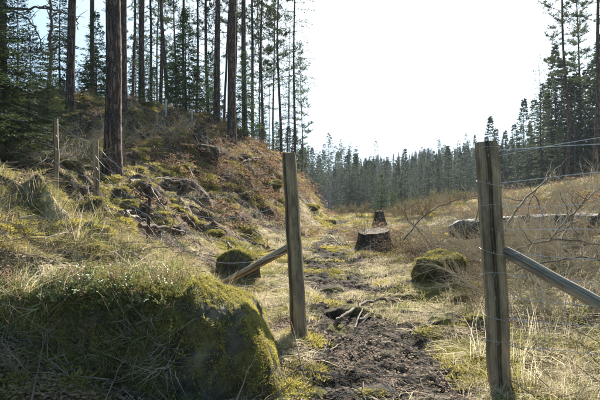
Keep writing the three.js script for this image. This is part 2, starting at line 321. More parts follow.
function bracken(seed) {                          // withered, collapsed fern fronds
  const r = rng(seed), b = new Bag();
  for (let f = 0; f < 3; f++) {
    const a = r() * 6.283, L = 0.45 + 0.4 * r(), pts = [];
    for (let s = 0; s <= 6; s++) { const t = s / 6; pts.push(V(Math.cos(a) * L * t, 0.35 * L * Math.sin(t * 2.4) + 0.02, Math.sin(a) * L * t)); }
    b.tube(pts, (t) => 0.004 * (1 - 0.7 * t), 3);
    for (let s = 1; s <= 6; s++) for (const sd of [-1, 1]) for (let k = 0; k < 3; k++) { const l = 0.13 * (1.15 - s / 6) * (0.6 + 0.6 * r()), p = pts[s]; const d = V(-Math.sin(a) * sd + 0.4 * Math.cos(a), -0.5 + r() * 0.7, Math.cos(a) * sd + 0.4 * Math.sin(a)).normalize(); b.blade(p.x, p.y, p.z, d.x, d.y, d.z, l, 0.008, r() - 0.5, 1, r() - 0.5); }
  }
  return b.geo();
}
const grassV = [grassTuft(11, 30, 0.16, 0.0028, 0.8, 1.1), grassTuft(12, 34, 0.13, 0.0025, 1.1, 1.1), grassTuft(13, 28, 0.2, 0.003, 0.6, 0.9)];
const flatGrassV = [grassTuft(14, 34, 0.2, 0.003, 1.7, 1.0), grassTuft(15, 32, 0.17, 0.0032, 2.0, 1.0)];
const tallV = [grassTuft(16, 14, 0.42, 0.003, 0.6), grassTuft(17, 10, 0.5, 0.0028, 0.45), grassTuft(18, 12, 0.36, 0.0032, 1.0)];
const mossV = [mossTuft(21), mossTuft(22), mossTuft(23)], mossS = [mossTuft(24, 2), mossTuft(25, 2)];
const STRAW = [0.46, 0.375, 0.225], STRAW2 = [0.58, 0.51, 0.36], GREEN = [0.13, 0.17, 0.035], OLIVE = [0.27, 0.225, 0.085], MOSS = [0.39, 0.33, 0.085], MOSS2 = [0.215, 0.19, 0.055];
const spot = (r, d0, d1, wide = 0.8) => { const D = d0 * Math.pow(d1 / d0, r()), x = (r() * 2 - 1) * wide * D + (r() - 0.5) * 1.2; return [x, D]; };
const boulderBlock = (x, D) => ((x + 1.2) / 0.9) ** 4 + ((D - 4.02) / 0.55) ** 4 < 1;
const put = (x, D, o) => ({ p: V(x, H(x, -D) - 0.004, -D), n: groundN(x, -D).lerp(V(0, 1, 0), 0.45).normalize(), ...o });
const grow = (D) => Math.max(1, D / 9);           // far tufts stand for wider clumps

scatter('moss', 'yellow green moss carpeting humps of the bank', 'moss', mossV, M.moss, 36000, 101, (r) => {
  const [x, D] = spot(r, 2.6, 34, 0.7), c = cover(x, D); if (boulderBlock(x, D) || r() > c.moss * (x < -0.1 && D < 3.75 ? 0.1 : 1)) return null;
  return put(x, D, { s: (0.8 + 0.7 * r()) * Math.pow(grow(D), 0.8), h: 0.7 + 0.6 * r(), c: mix(MOSS, MOSS2, clamp(0.4 + 1.6 * N2(x * 1.5, D * 1.5, 71)), 0.8 + 0.4 * r()) });
});
scatter('grass', 'short dry grass across the clearing', 'grass', [...grassV, ...flatGrassV], M.white, 26000, 102, (r) => {
  const [x, D] = spot(r, 2.6, 40, 0.7), c = cover(x, D); if (boulderBlock(x, D) || r() > (c.straw * 0.9 + c.moss * 0.16 + c.litter * 0.08) * (x < -0.2 && D < 3.75 ? 0.03 : x < -0.6 && D < 9 ? 0.65 : 1)) return null;
  return put(x, D, { s: (0.5 + 0.6 * r()) * Math.sqrt(grow(D)), c: r() < 0.22 + 0.5 * clamp(N2(x * 0.8, D * 0.8, 72)) ? mix(GREEN, OLIVE, r()) : mix(x < -0.6 && D < 8 ? (r() < 0.6 ? OLIVE : [0.30, 0.22, 0.12]) : STRAW, STRAW2, r() * (x < -0.6 ? 0.3 : 1), 0.75 + 0.35 * r()) });
});
scatter('leaf_litter', 'brown fallen leaves and bark scraps strewn over the soil', 'litter', [litterGeo(31), litterGeo(32), litterGeo(33)], M.white, 19000, 103, (r) => {
  const [x, D] = spot(r, 2.6, 30, 0.7), c = cover(x, D); if (boulderBlock(x, D) || r() > (x < -0.2 && D < 3.8 ? 2 : 0.95) * c.litter + 0.05 * c.mud + 0.06) return null;
  return put(x, D, { s: (0.45 + 0.5 * r()) * Math.sqrt(grow(D)), c: mix([0.21, 0.13, 0.075], [0.36, 0.28, 0.19], r() * r(), 0.7 + 0.5 * r()) });
});
scatter('twigs', 'small grey twigs and felling debris scattered over the ground', 'twigs', [twigGeo(41), twigGeo(42), twigGeo(43, 1), twigGeo(44, 1)], M.stick, 8000, 104, (r) => {
  const [x, D] = spot(r, 3, 36), c = cover(x, D), steep = sst(0.2, 2.5, hillShare(x, D)), right = sst(1.6, 3, x); if (boulderBlock(x, D) || r() > 0.22 + 0.7 * Math.max(steep, right) - 0.1 * c.mud) return null;
  return put(x, D, { s: 0.5 + 1.3 * r() * r() + 0.3 * (grow(D) - 1), c: mix([0.17, 0.125, 0.095], [0.42, 0.36, 0.29], r() * r(), 0.8 + 0.4 * r()) });
});
scatter('dead_bracken', 'withered brown bracken fronds on the bank', 'bracken', [bracken(51), bracken(52), bracken(53)], M.white, 6000, 105, (r) => {
  const [x, D] = spot(r, 9, 38, 0.7), hs = hillShare(x, D), g = N2(x * 0.55, D * 0.4, 73) + 0.5 * sst(12, 17, D) * sst(0.1, 0.8, hs) * (1 - sst(4, 7, hs)) + 0.05 * sst(2.4, 3.5, x); if (onPath(x, D) > 0.05 || r() > sst(0.15, 0.45, g)) return null;
  return put(x, D, { s: 0.7 + 0.6 * r() + 0.15 * (grow(D) - 1), h: 0.7 + 0.6 * r(), c: mix([0.27, 0.14, 0.07], [0.44, 0.31, 0.17], r(), 0.8 + 0.4 * r()) });
});
scatter('tall_grass', 'long straw coloured grass stalks on the banks', 'grass', tallV, M.white, 9000, 106, (r) => {
  const [x, D] = spot(r, 2.6, 26), c = cover(x, D), right = sst(1.35, 1.8, x) * (1 - sst(5, 9, D)), left = sst(-0.9, -1.6, x) * sst(4.6, 5.2, D) * (1 - sst(6.6, 8, D)); if (boulderBlock(x, D) || onPath(x, D) > 0.1 || r() > (0.03 + 0.08 * right + 0.45 * left) * (x < 0 && D < 4.6 ? 0 : 1)) return null;
  return put(x, D, { s: (0.5 + 0.5 * r()) * (left > 0.2 ? 0.75 : 1), c: r() < 0.35 * (left > 0.2 ? 2.1 : 1) ? mix(OLIVE, GREEN, r() * 0.7, 1.15) : mix(STRAW, STRAW2, r(), 0.8 + 0.4 * r()) });
});

// ---------------------------------------------------------------- rocks
function rockGeo(hx, hy, hz, seed, o = {}) {
  let g = new THREE.IcosahedronGeometry(1, o.detail ?? 22); g.deleteAttribute('uv'); g.deleteAttribute('normal'); g = mergeVertices(g, 1e-5);
  const p = g.attributes.position, e = o.e ?? 0.6, n = p.count, u = new Float32Array(n * 2), c = new Float32Array(n * 3), pw = (v) => Math.sign(v) * Math.abs(v) ** e;
  const rr = rng(seed), planes = []; for (let k = 0; k < (o.facets ?? 5); k++) planes.push([V(rr() - 0.5, rr() * 0.7 - 0.1, rr() - 0.5).normalize(), 0.78 + 0.2 * rr()]);
  for (let k = 0; k < n; k++) {
    const d = V().fromBufferAttribute(p, k); let q = V(pw(d.x), pw(d.y), pw(d.z));
    for (const [pn, pd] of planes) { const t = q.dot(pn) - pd * 1.05; if (t > 0) q.addScaledVector(pn, -t * 0.85); }
    const s = o.freq ?? 1.6; q.x *= hx; q.y *= hy; q.z *= hz;
    const b = Math.min(hx, hy, hz), f = 0.16 * N3(q.x * s + seed, q.y * s, q.z * s) + 0.08 * N3(q.x * s * 2.7, q.y * s * 2.7 + seed, q.z * s * 2.7) + 0.035 * N3(q.x * s * 7, q.y * s * 7, q.z * s * 7 + seed) + 0.015 * N3(q.x * s * 18, q.y * s * 18, q.z * s * 18);
    q.addScaledVector(d, f * b * (o.amp ?? 1.3));
    if (o.shape) o.shape(q);
    p.setXYZ(k, q.x, q.y, q.z); u[k * 2] = q.x + 0.35 * q.z; u[k * 2 + 1] = q.y + 0.6 * q.z;
    const patch = sst(-0.05, 0.1, N3(q.x * 3.1 + 5, q.y * 3.1, q.z * 3.1 + seed)), base = o.color ?? [0.17, 0.16, 0.145], two = o.color2 ?? [0.14, 0.125, 0.05];
    for (let a = 0; a < 3; a++) c[k * 3 + a] = lerp(base[a], two[a], patch);
  }
  g.setAttribute('uv', new THREE.BufferAttribute(u, 2)); g.setAttribute('color', new THREE.BufferAttribute(c, 3)); g.computeVertexNormals(); return g;
}
function growOn(name, label, category, m, variants, mat, count, seed, fn) {     // growth rooted on an object's own surface
  m.updateWorldMatrix(true, false); const smp = new MeshSurfaceSampler(m).build(), q = V(), n = V();
  return scatter(name, label, category, variants, mat, count, seed, (r) => {
    smp.setRandomGenerator(r); smp.sample(q, n); q.applyMatrix4(m.matrixWorld); n.transformDirection(m.matrixWorld);
    if (q.y < H(q.x, q.z) - 0.03) return null;
    const s = fn(r, q, n); return s && { p: q.clone().addScaledVector(n, -0.004), n: s.dir ?? n.clone(), ...s };
  });
}
function sprig(seed, len, leaf, n, stems = 4) {   // small woody plant with many little leaves
  const r = rng(seed), b = new Bag();
  for (let s = 0; s < stems; s++) {
    const a = r() * 6.283, le = 0.2 + 0.6 * r(), L = len * (0.6 + 0.6 * r());
    for (let k = 0; k < n; k++) { const t = (k + 1) / n, x = Math.cos(a) * le * L * t, z = Math.sin(a) * le * L * t, y = L * t * (1 - 0.2 * le), f = r() * 6.283, d = V(Math.cos(f), 0.3 + 0.7 * r(), Math.sin(f)).normalize(); b.blade(x, y, z, d.x, d.y, d.z, leaf * (0.7 + 0.6 * r()), leaf * 0.27, -d.x * 0.6 + (r() - 0.5) * 0.6, 0.8, -d.z * 0.6 + (r() - 0.5) * 0.6); }
    b.strip([V(0, -0.01, 0), V(Math.cos(a) * le * L * 0.5, L * 0.5, Math.sin(a) * le * L * 0.5), V(Math.cos(a) * le * L, L * (1 - 0.2 * le), Math.sin(a) * le * L)], 0.0012, V(Math.sin(a), 0, -Math.cos(a)).cross(V(0, 1, 0)).normalize());
  }
  return b.geo();
}
const heatherV = [sprig(61, 0.13, 0.014, 20, 5), sprig(62, 0.16, 0.013, 24, 4), sprig(63, 0.1, 0.015, 16, 5)];
const berryV = [sprig(64, 0.085, 0.015, 12, 4), sprig(65, 0.07, 0.016, 11, 4)];
const big = mesh('boulder', rockGeo(1.62, 0.52, 0.72, 7, { detail: 74, e: 0.36, facets: 3, amp: 1.05, freq: 1.5, color: [0.15, 0.13, 0.10], color2: [0.15, 0.125, 0.06], shape: (q) => {
  const t = sst(0.7, 1.6, q.x); q.x -= t * 0.40 * clamp((q.y + 0.42) / 0.9, 0, 1.1); q.z += -t * 0.10 * clamp((q.y + 0.4) / 0.9);
  q.y += 0.05 * Math.sin(q.x * 2.2 + 0.6) - 0.13 * sst(-0.9, -1.6, q.x);
} }), M.rock);
big.position.set(-1.68, 0.255, -4.02);
tag(big, 'big dark boulder overgrown with moss and heather beside the leaning gate post', 'boulder');
const stoneEnd = (q) => sst(-0.98, -0.72, q.x + 0.12 * N3(q.x * 4, q.y * 4, q.z * 4));      // the bare end of the boulder
growOn('boulder_moss', 'yellow green moss on the top and end edge of the big boulder', 'moss', big, mossS, M.moss, 22000, 201, (r, q, n) => {
  const end = stoneEnd(q), w = lerp(sst(0.3, 0.6, n.y) * 0.8 + 0.12 * sst(0, 0.2, N3(q.x * 3, q.y * 3, q.z * 3)), sst(0.5, 0.72, n.x) * sst(-0.1, 0.15, N3(q.x * 5, q.y * 5, q.z * 5) + 0.1) + sst(0.65, 0.85, n.y), end); if (r() > w) return null;
  return { s: 0.32 + 0.35 * r(), c: mix(MOSS, MOSS2, clamp(0.35 + 1.2 * N3(q.x * 2, q.y * 2, q.z * 2)), 0.8 + 0.4 * r()) };
});
growOn('heather', 'heather and small shrubs crowning the big boulder', 'heather', big, heatherV, M.white, 5200, 202, (r, q, n) => {
  const w = (sst(0.1, 0.7, n.y) + 0.3 * sst(-0.2, 0.25, N3(q.x * 2, q.y * 2, q.z * 2))) * (1 - stoneEnd(q)); if (r() > w * 0.6) return null;
  return { s: 0.55 + 0.6 * r(), dir: n.clone().lerp(V(0, 1, 0), 0.55).normalize(), c: r() < 0.35 ? mix([0.20, 0.12, 0.07], [0.30, 0.21, 0.11], r()) : mix([0.10, 0.12, 0.03], [0.22, 0.22, 0.055], r()) };
});
growOn('cowberry', 'glossy little evergreen leaves along the brow of the big boulder', 'cowberry', big, berryV, M.gloss, 1900, 203, (r, q, n) => {
  if (r() > sst(0.15, 0.6, n.y) * (1 - stoneEnd(q)) * sst(-4.3, -3.9, q.z) * (0.45 + 0.9 * N3(q.x * 2.4, 1, q.z * 2.4))) return null;
  return { s: 0.8 + 0.6 * r(), dir: n.clone().lerp(V(0, 1, 0.3), 0.5).normalize(), c: mix([0.08, 0.11, 0.02], [0.16, 0.18, 0.04], r()) };
});
growOn('face_moss', 'yellow green moss and dead stems clothing the face of the big boulder', 'moss', big, mossS, M.moss, 14000, 208, (r, q, n) => {
  if (n.z < 0.1 || r() > 0.95 * (1 - stoneEnd(q)) + 0.12) return null;
  return { s: 0.45 + 0.5 * r(), c: mix(MOSS, MOSS2, clamp(0.35 + 1.2 * N3(q.x * 2, q.y * 2, q.z * 2)), 0.8 + 0.4 * r()) };
});
growOn('hanging_grass', 'dead grass hanging down the shaded side of the big boulder', 'grass', big, [grassTuft(191, 14, 0.2, 0.0026, 1.7), grassTuft(192, 12, 0.17, 0.0026, 2), grassTuft(19, 12, 0.24, 0.0028, 1.4)], M.white, 3000, 204, (r, q, n) => {
  if (n.z < 0.2 || r() > (0.4 + 1.4 * N3(q.x * 1.6, q.y * 2, 5)) * (1 - stoneEnd(q))) return null;
  return { s: 0.5 + 0.6 * r(), dir: n.clone().add(V(0, -0.7 * r(), 0)).normalize(), c: r() < 0.35 ? mix(OLIVE, GREEN, r()) : mix(STRAW, STRAW2, r(), 0.75 + 0.35 * r()) };
});
growOn('boulder_grass', 'grass tufts growing on top of the big boulder', 'grass', big, [...grassV, tallV[2]], M.white, 900, 205, (r, q, n) => {
  if (n.y < 0.5 || q.z > -3.75 || r() > 0.8 * (1 - stoneEnd(q))) return null;
  return { s: 0.5 + 0.6 * r(), dir: V(0, 1, 0), c: r() < 0.5 ? mix(GREEN, OLIVE, r()) : mix(STRAW, STRAW2, r()) };
});

function mossyRock(label, pos, hx, hy, hz, turn, seed, o = {}) {
  const m = mesh(o.name ?? 'mossy_rock', rockGeo(hx, hy, hz, seed, { detail: 18, ...o }), M.rock); m.position.copy(pos); m.rotation.set(0.05, turn, o.tilt ?? 0);
  tag(m, label, o.category ?? 'rock', o.group);
  return m;
}
const mossOn = [];
mossOn.push([mossyRock('squarish dark rock with a flat mossy top behind the wooden brace', at(238, 8.3).add(V(0, 0.18, 0)), 0.36, 0.34, 0.3, 0.3, 21, { e: 0.5, facets: 8, amp: 2.0, freq: 2.4, tilt: -0.08, color: [0.13, 0.115, 0.09] }), 0.5]);
mossOn.push([mossyRock('rounded rock with a thick moss cap beside the brambles', at(438, 7.9).add(V(0, 0.17, 0)), 0.38, 0.28, 0.32, 0.1, 22, { e: 0.5, facets: 4, amp: 1.7, freq: 2.4, tilt: 0.06, color: [0.15, 0.13, 0.10] }), 0.7]);
mossOn.push([mossyRock('small dark rock at the foot of the thick gate post', hit(479, 326).add(V(0, 0.02, 0)), 0.13, 0.08, 0.1, 0.5, 23), 0.3]);
mossOn.push([mossyRock('dark stone set in the muddy path between the posts', hit(376, 394).add(V(0, -0.015, 0)), 0.17, 0.06, 0.1, 0.2, 24, { color: [0.07, 0.06, 0.05] }), 0.1]);
mossOn.push([mossyRock('low stone on the path edge beside the big boulder', hit(318, 396).add(V(0, -0.01, 0)), 0.1, 0.05, 0.08, 0.9, 25, { color: [0.08, 0.07, 0.055] }), 0.15]);
{
  const r = rng(77);
  const L = [[170, 210, 0.22], [150, 250, 0.2], [215, 232, 0.2], [120, 205, 0.25], [185, 172, 0.34], [140, 152, 0.32], [228, 188, 0.26], [270, 186, 0.34], [310, 208, 0.36], [325, 222, 0.3], [100, 180, 0.28], [180, 142, 0.4], [568, 196, 0.4], [590, 200, 0.36], [545, 202, 0.3]];
  for (const [px, py, s] of L) { const p = hit(px, py, 5); mossOn.push([mossyRock(px > 500 ? 'mossy hump beyond the fallen trunk' : 'mossy stone hump half sunk in the wooded bank', p.add(V(0, -0.03, 0)), s * (1.0 + 0.7 * r()), s * (0.34 + 0.25 * r()), s * (0.8 + 0.6 * r()), r() * 6, 80 + px, { detail: 14, e: 0.9, amp: 3.2, facets: 5, freq: 2.6, group: px > 500 ? 'mossy humps beyond the fallen trunk' : 'mossy stones on the bank', color: [0.12, 0.105, 0.08], color2: [0.17, 0.15, 0.04] }), 0.5]); }
}
{
  const jobs = mossOn.map(([m, k]) => { m.updateWorldMatrix(true, false); const bb = new THREE.Box3().setFromBufferAttribute(m.geometry.attributes.position), s = bb.getSize(V()); return [m, k, s.x * s.z, new MeshSurfaceSampler(m).build()]; }), tot = jobs.reduce((a, j) => a + j[2] * j[1], 0), q = V(), n = V();
  scatter('rock_moss', 'moss cushions on the tops of the rocks and humps', 'moss', mossS, M.moss, 15000, 207, (r) => {
    let w = r() * tot, j = 0; while (j < jobs.length - 1 && (w -= jobs[j][2] * jobs[j][1]) > 0) j++;
    const m = jobs[j][0]; jobs[j][3].setRandomGenerator(r).sample(q, n); q.applyMatrix4(m.matrixWorld); n.transformDirection(m.matrixWorld); if (r() > sst(0.25, 0.7, n.y + 0.9 * N3(q.x * 5, q.y * 5, q.z * 5)) || q.y < H(q.x, q.z) - 0.02) return null;
    return { p: q.clone(), n: n.clone(), s: (0.38 + 0.4 * r()) * Math.sqrt(grow(-q.z)), c: mix(MOSS, MOSS2, clamp(0.3 + 0.9 * r() * r()), 0.85 + 0.35 * r()) };
  });
}

// ---------------------------------------------------------------- fences
function postMesh(name, parent, a, b, r0, r1, mat, seed, square = 0.5) {
  const pts = []; for (let k = 0; k <= 44; k++) pts.push(a.clone().lerp(b, k / 44).add(V(0.014 * N2(k * 0.12, 1, seed), 0, 0.014 * N2(k * 0.12, 2, seed))));
  const bag = new Bag();
  bag.tube(pts, (t) => lerp(r0, r1, t) * (t > 0.985 ? 0.93 : 1), 40, { cap: true, girth: 0.5, u: seed * 0.13, dome: 0.006, rough: (an, l) => { const sq = 1 / (Math.max(Math.abs(Math.cos(an + 0.3)), Math.abs(Math.sin(an + 0.3))) ** square); const cr = N2(Math.cos(an) * 6 + 20, Math.sin(an) * 6 + l * 0.7, seed); return sq * (1 + 0.03 * N2(Math.cos(an) * 2.5, Math.sin(an) * 2.5 + l * 1.3, seed + 2) - 0.035 * sst(0.22, 0.4, cr) + 0.012 * N2(an * 9, l * 2, seed)); } });
  return mesh(name, bag.geo(), mat, parent);
}
const rel = (o, p) => p.clone().sub(o);
function wireOn(parent, o, pts, r = 0.0017, seg = 5) { const b = new Bag(); b.tube(pts.map((p) => rel(o, p)), () => r, seg); return mesh('wire', b.geo(), M.wire, parent); }
function sag(a, b, s, n = 14, kink = 0, seed = 1) { const out = []; for (let k = 0; k <= n; k++) { const t = k / n; out.push(a.clone().lerp(b, t).add(V(kink * N2(t * 5, 0, seed), -s * 4 * t * (1 - t) + kink * N2(t * 6, 1, seed), kink * N2(t * 5, 2, seed)))); } return out; }
function stapled(parent, o, p, d) { const b = new Bag(), up = V(0, 0.008, 0); b.tube([p.clone().add(up), p.clone().add(up).addScaledVector(d, 0.006), p.clone().sub(up).addScaledVector(d, 0.006), p.clone().sub(up)].map((q) => rel(o, q)), () => 0.0014, 4); mesh('staple', b.geo(), M.wire, parent); }

// fence with the thick post, running off to the side of the path
{
  const base = V(1.5, 0, -3.75); base.y = H(base.x, base.z);
  const f = thing('wire_fence', 'wire fence with thick weathered end post and sloping grey rail', 'fence', base);
  const foot = base.clone(), top = P(487, 142, 3.72);
  const dir = top.clone().sub(foot).normalize();
  postMesh('post', f, rel(base, foot.clone().addScaledVector(dir, -0.3)), rel(base, top), 0.082, 0.084, M.post, 3, 0.22);
  const ba = P(505, 251, 3.70), bb = V(3.05, 0, -2.72); bb.y = H(bb.x, bb.z) - 0.05;
  const q = P(600, 305, 3.38), dd = q.clone().sub(ba), end = ba.clone().addScaledVector(dd, (bb.y - ba.y) / dd.y);
  postMesh('brace', f, rel(base, end), rel(base, ba), 0.052, 0.043, M.postgrey, 5, 0.1);
  const far = V(4.4, H(4.4, -1.9), -1.9), farTop = far.clone().add(V(0.03, 1.75, 0));
  postMesh('post', f, rel(base, far.clone().add(V(0, -0.3, 0))), rel(base, farTop), 0.06, 0.055, M.post, 6, 0.1);
  const hs = [[150, 143, 0.01], [156, 137, 0], [183, 172, 0], [207, 203, 0.01], [229, 228, 0.012], [252, 256, 0.02], [275, 282, 0.02], [297, 306, 0.02], [318, 329, 0.02], [343, 356, 0.02]];
  const strands = [];
  hs.forEach(([ya, yb, s], i) => {
    const a = P(lerp(497, 509, (ya - 142) / 250), ya, 3.68), b0 = P(600, yb, 3.36), e = a.clone().addScaledVector(b0.clone().sub(a), (4.4 - a.x) / (b0.x - a.x));
    e.y = Math.max(e.y, far.y + 0.12); const w = sag(a, e, s, 26, i > 4 ? 0.03 : 0.012, i + 1); wireOn(f, base, w, i < 3 ? 0.0026 : 0.002); strands.push(w);
    const ax = foot.clone().lerp(top, (a.y - foot.y) / (top.y - foot.y)), ring = []; for (let k = 0; k <= 20; k++) { const an = k / 20 * 6.283; ring.push(ax.clone().add(V(Math.cos(an) * 0.0935, 0.02 * Math.sin(an * 1 + i * 2.1) + 0.01 * N2(an, i, 5), Math.sin(an) * 0.0935))); }
    if (i % 3 !== 1) wireOn(f, base, ring, 0.0011);
    stapled(f, base, ax.clone().add(V(-0.03, 0, 0.083)), V(0, 0, 1));
  });
  for (let v = 1; v < 15; v++) { const k = Math.round(v * 1.7), pts = []; for (let s = 3; s < strands.length; s++) pts.push(strands[s][Math.min(26, k)].clone().add(V(0.015 * N2(s, v, 3), 0, 0.01 * N2(s, v, 4)))); wireOn(f, base, smooth(pts, 14), 0.0012, 4); }
}
// fence that climbs the bank from the leaning post
{
  const base = V(0.0, 0, -4.9); base.y = H(base.x, base.z) - 0.02;
  const f = thing('wire_fence', 'sagging wire fence climbing the bank from a leaning gate post', 'fence', base);
  const foot = base.clone(), top = P(288.5, 153, 4.86), dir = top.clone().sub(foot).normalize();
  postMesh('post', f, rel(base, foot.clone().addScaledVector(dir, -0.3)), rel(base, top), 0.083, 0.066, M.post, 11, 0.16);
  const bend = P(222, 284, 6.7); bend.y = Math.min(bend.y, H(bend.x, bend.z) + 0.12);
  postMesh('brace', f, rel(base, bend), rel(base, P(290, 247, 4.92)), 0.04, 0.042, M.postgrey, 12, 0.1);
  const spots = [[147, 184, 6.3, 'metal'], [97, 141, 7.7, 'wood'], [57, 119, 8.8, 'wood'], [-30, 80, 10.5, 'wood']], tops = [], feet = [];
  for (const [px, py, D, kind] of spots) {
    const g = at(px, D), t = P(px + (kind === 'metal' ? 3 : -1), py, D); feet.push(g); tops.push(t);
    if (kind === 'metal') { const b = new Bag(); const pts = []; for (let k = 0; k <= 16; k++) pts.push(rel(base, g.clone().add(V(0, -0.2, 0)).lerp(t, k / 16))); b.tube(pts, () => 0.021, 12, { cap: true, rough: (a) => (Math.abs(Math.cos(a)) > 0.5 ? 1 : 0.45) }); mesh('post', b.geo(), M.rust, f); f.children[f.children.length - 1].userData.label = 'rusty iron angle post'; }
    else postMesh('post', f, rel(base, g.clone().add(V(0, -0.25, 0))), rel(base, t), 0.045, 0.04, M.post, px + 50, 0.1);
  }
  for (let i = 0; i < 6; i++) {
    const t = i / 5.6, a = foot.clone().lerp(top, 0.86 - 0.13 * i).add(V(-0.07, 0, -0.03));
    let prev = a; const kinks = [];
    tops.forEach((tp, k) => { const q = tp.clone().lerp(feet[k], 0.04 + t * (k === 0 ? 0.75 : 0.9)).add(V(0, 0, 0.05)); const seg = sag(prev, q, k === 0 ? 0.16 + 0.05 * i : 0.05, 12, 0.03, i * 5 + k); for (const s of seg) s.y = Math.max(s.y, H(s.x, s.z) + 0.02); kinks.push(...(k ? seg.slice(1) : seg)); prev = q; });
    wireOn(f, base, kinks, 0.0024);
  }
}

// ---------------------------------------------------------------- trees
const UP = V(0, 1, 0);
function spray(bag, p, d, L, o, r) {              // a needle-clad twig
  const n = Math.max(2, Math.round(L / o.step));
  for (let k = 0; k < n; k++) {
    const t = (k + r()) / n, x = p.x + d.x * L * t, y = p.y + d.y * L * t - o.hang * L * t * t, z = p.z + d.z * L * t;
    let ex = d.x + (r() - 0.5) * o.fan, ey = d.y + (r() - 0.5) * o.fan * 0.7 + o.lift, ez = d.z + (r() - 0.5) * o.fan; const l = Math.hypot(ex, ey, ez);
    const j = 0.75 + 0.5 * r(); bag.col = [j, j, j];
    bag.blade(x, y, z, ex / l, ey / l, ez / l, o.len * (0.6 + 0.7 * r()), o.w * (0.7 + 0.6 * r()), r() - 0.5, 0.6, r() - 0.5);
  }
}
function trunkPts(Ht, r, wob = 0.12, n = 16) { const a = r() * 6.28, b = r() * 9, out = []; for (let k = 0; k <= n; k++) { const t = k / n, y = -0.35 + (Ht + 0.35) * t; out.push(V(wob * (N2(t * 2.2, b, 81) + Math.cos(a) * 0.6 * t) * Math.min(1, t * 4), y, wob * (N2(t * 2.2, b, 82) + Math.sin(a) * 0.6 * t) * Math.min(1, t * 4))); } return out; }
const along = (pts, y) => { for (let k = 1; k < pts.length; k++) if (pts[k].y >= y) return pts[k - 1].clone().lerp(pts[k], (y - pts[k - 1].y) / (pts[k].y - pts[k - 1].y)); return pts[pts.length - 1].clone(); };
function both(br, cr, leaf) {                     // limbs and needles of one crown
  if (!br.i.length) return [cr.geo(), leaf];
  const n = br.p.length / 3, b = new Bag(); for (const k of ['p', 'u', 'c']) b[k] = br[k].concat(cr[k]); b.i = br.i.concat(cr.i.map((i) => i + n));
  const g = b.geo(); g.addGroup(0, br.i.length, 0); g.addGroup(br.i.length, cr.i.length, 1); return [g, [M.twig, leaf]];
}
function spruceProto(seed, o) {
  const r = rng(seed), g = new THREE.Group(), pts = trunkPts(o.H, r, o.wob ?? 0.1, o.trunkN ?? 14), tr = new Bag(), br = new Bag(), cr = new Bag();
  tr.tube(pts, (t, l) => o.R * (1 - 0.93 * t) + 0.35 * o.R * Math.exp(-Math.max(0, l - 0.35) * 3), o.seg ?? 10);
  const lenAt = (t) => o.W * Math.pow(1 - t, o.pow ?? 0.85) * (t < 0.12 ? 0.55 + 3.7 * t : 1);
  let y = o.base * o.H;
  while (y < o.H * 0.985) {
    const t = (y - o.base * o.H) / (o.H * (1 - o.base)), n = o.ring ?? 5, ph = r() * 6.28;
    for (let k = 0; k < n; k++) {
      if (r() < (o.skip ?? 0)) continue;
      const a = ph + k / n * 6.283 + (r() - 0.5) * 0.7, L = Math.max(0.12, lenAt(t) * (0.6 + 0.6 * r())), yy = y + (r() - 0.5) * o.gap, p0 = along(pts, yy), pitch = lerp(o.low ?? -0.25, 0.55, t * t) + (r() - 0.5) * 0.25;
      const d = V(Math.cos(a) * Math.cos(pitch), Math.sin(pitch), Math.sin(a) * Math.cos(pitch)), bp = [];
      for (let s = 0; s <= 4; s++) { const q = s / 4; bp.push(p0.clone().addScaledVector(d, L * q).add(V(0, -0.12 * L * q + 0.16 * L * q * q, 0))); }
      if (o.wood !== false) br.tube(bp, (q) => Math.max(0.003, 0.011 * L * (1 - 0.85 * q)), o.bseg ?? 4);
      const side = V(-Math.sin(a), 0, Math.cos(a)), m = Math.max(3, Math.round(L / o.twigGap));
      for (let s = 1; s <= m; s++) {
        const q = (s / m) * (1 - (o.bare ?? 0.1)) + (o.bare ?? 0.1), c = along2(bp, q), tl = Math.min(o.twigMax ?? 0.6, L * 0.42 * (1.12 - q) + 0.08);
        for (const sd of [-1, 1]) if (r() < (o.fill ?? 0.9)) spray(cr, c, side.clone().multiplyScalar(sd * (0.7 + 0.5 * r())).addScaledVector(d, 0.75).add(V(0, (r() - 0.6) * 0.3, 0)).normalize(), tl * (0.6 + 0.7 * r()), o, r);
      }
      spray(cr, bp[3], d, L * 0.3, o, r);
    }
    y += o.gap * (0.7 + 0.6 * r()) * lerp(1, 0.6, t);
  }
  if (o.stubs) for (let k = 0; k < o.stubs; k++) { const yy = (0.06 + (o.base - 0.04) * r()) * o.H, a = r() * 6.28, L = 0.25 + 0.9 * r() * r(), p0 = along(pts, yy); br.tube([p0, p0.clone().add(V(Math.cos(a) * L * 0.5, -0.05 * L, Math.sin(a) * L * 0.5)), p0.clone().add(V(Math.cos(a) * L, -0.22 * L + 0.2 * L * r(), Math.sin(a) * L))], (q) => 0.013 * (1 - 0.7 * q), 4); }
  spray(cr, V(pts[pts.length - 1].x, o.H - 0.35, pts[pts.length - 1].z), UP, 0.4, { ...o, hang: 0 }, r);
  mesh('trunk', tr.geo(), o.bark, g); mesh('crown', ...both(br, cr, o.leaf), g);
  g.userData.R = o.R; return g;
}
const along2 = (bp, q) => { const f = clamp(q) * (bp.length - 1), i = Math.min(bp.length - 2, Math.floor(f)); return bp[i].clone().lerp(bp[i + 1], f - i); };
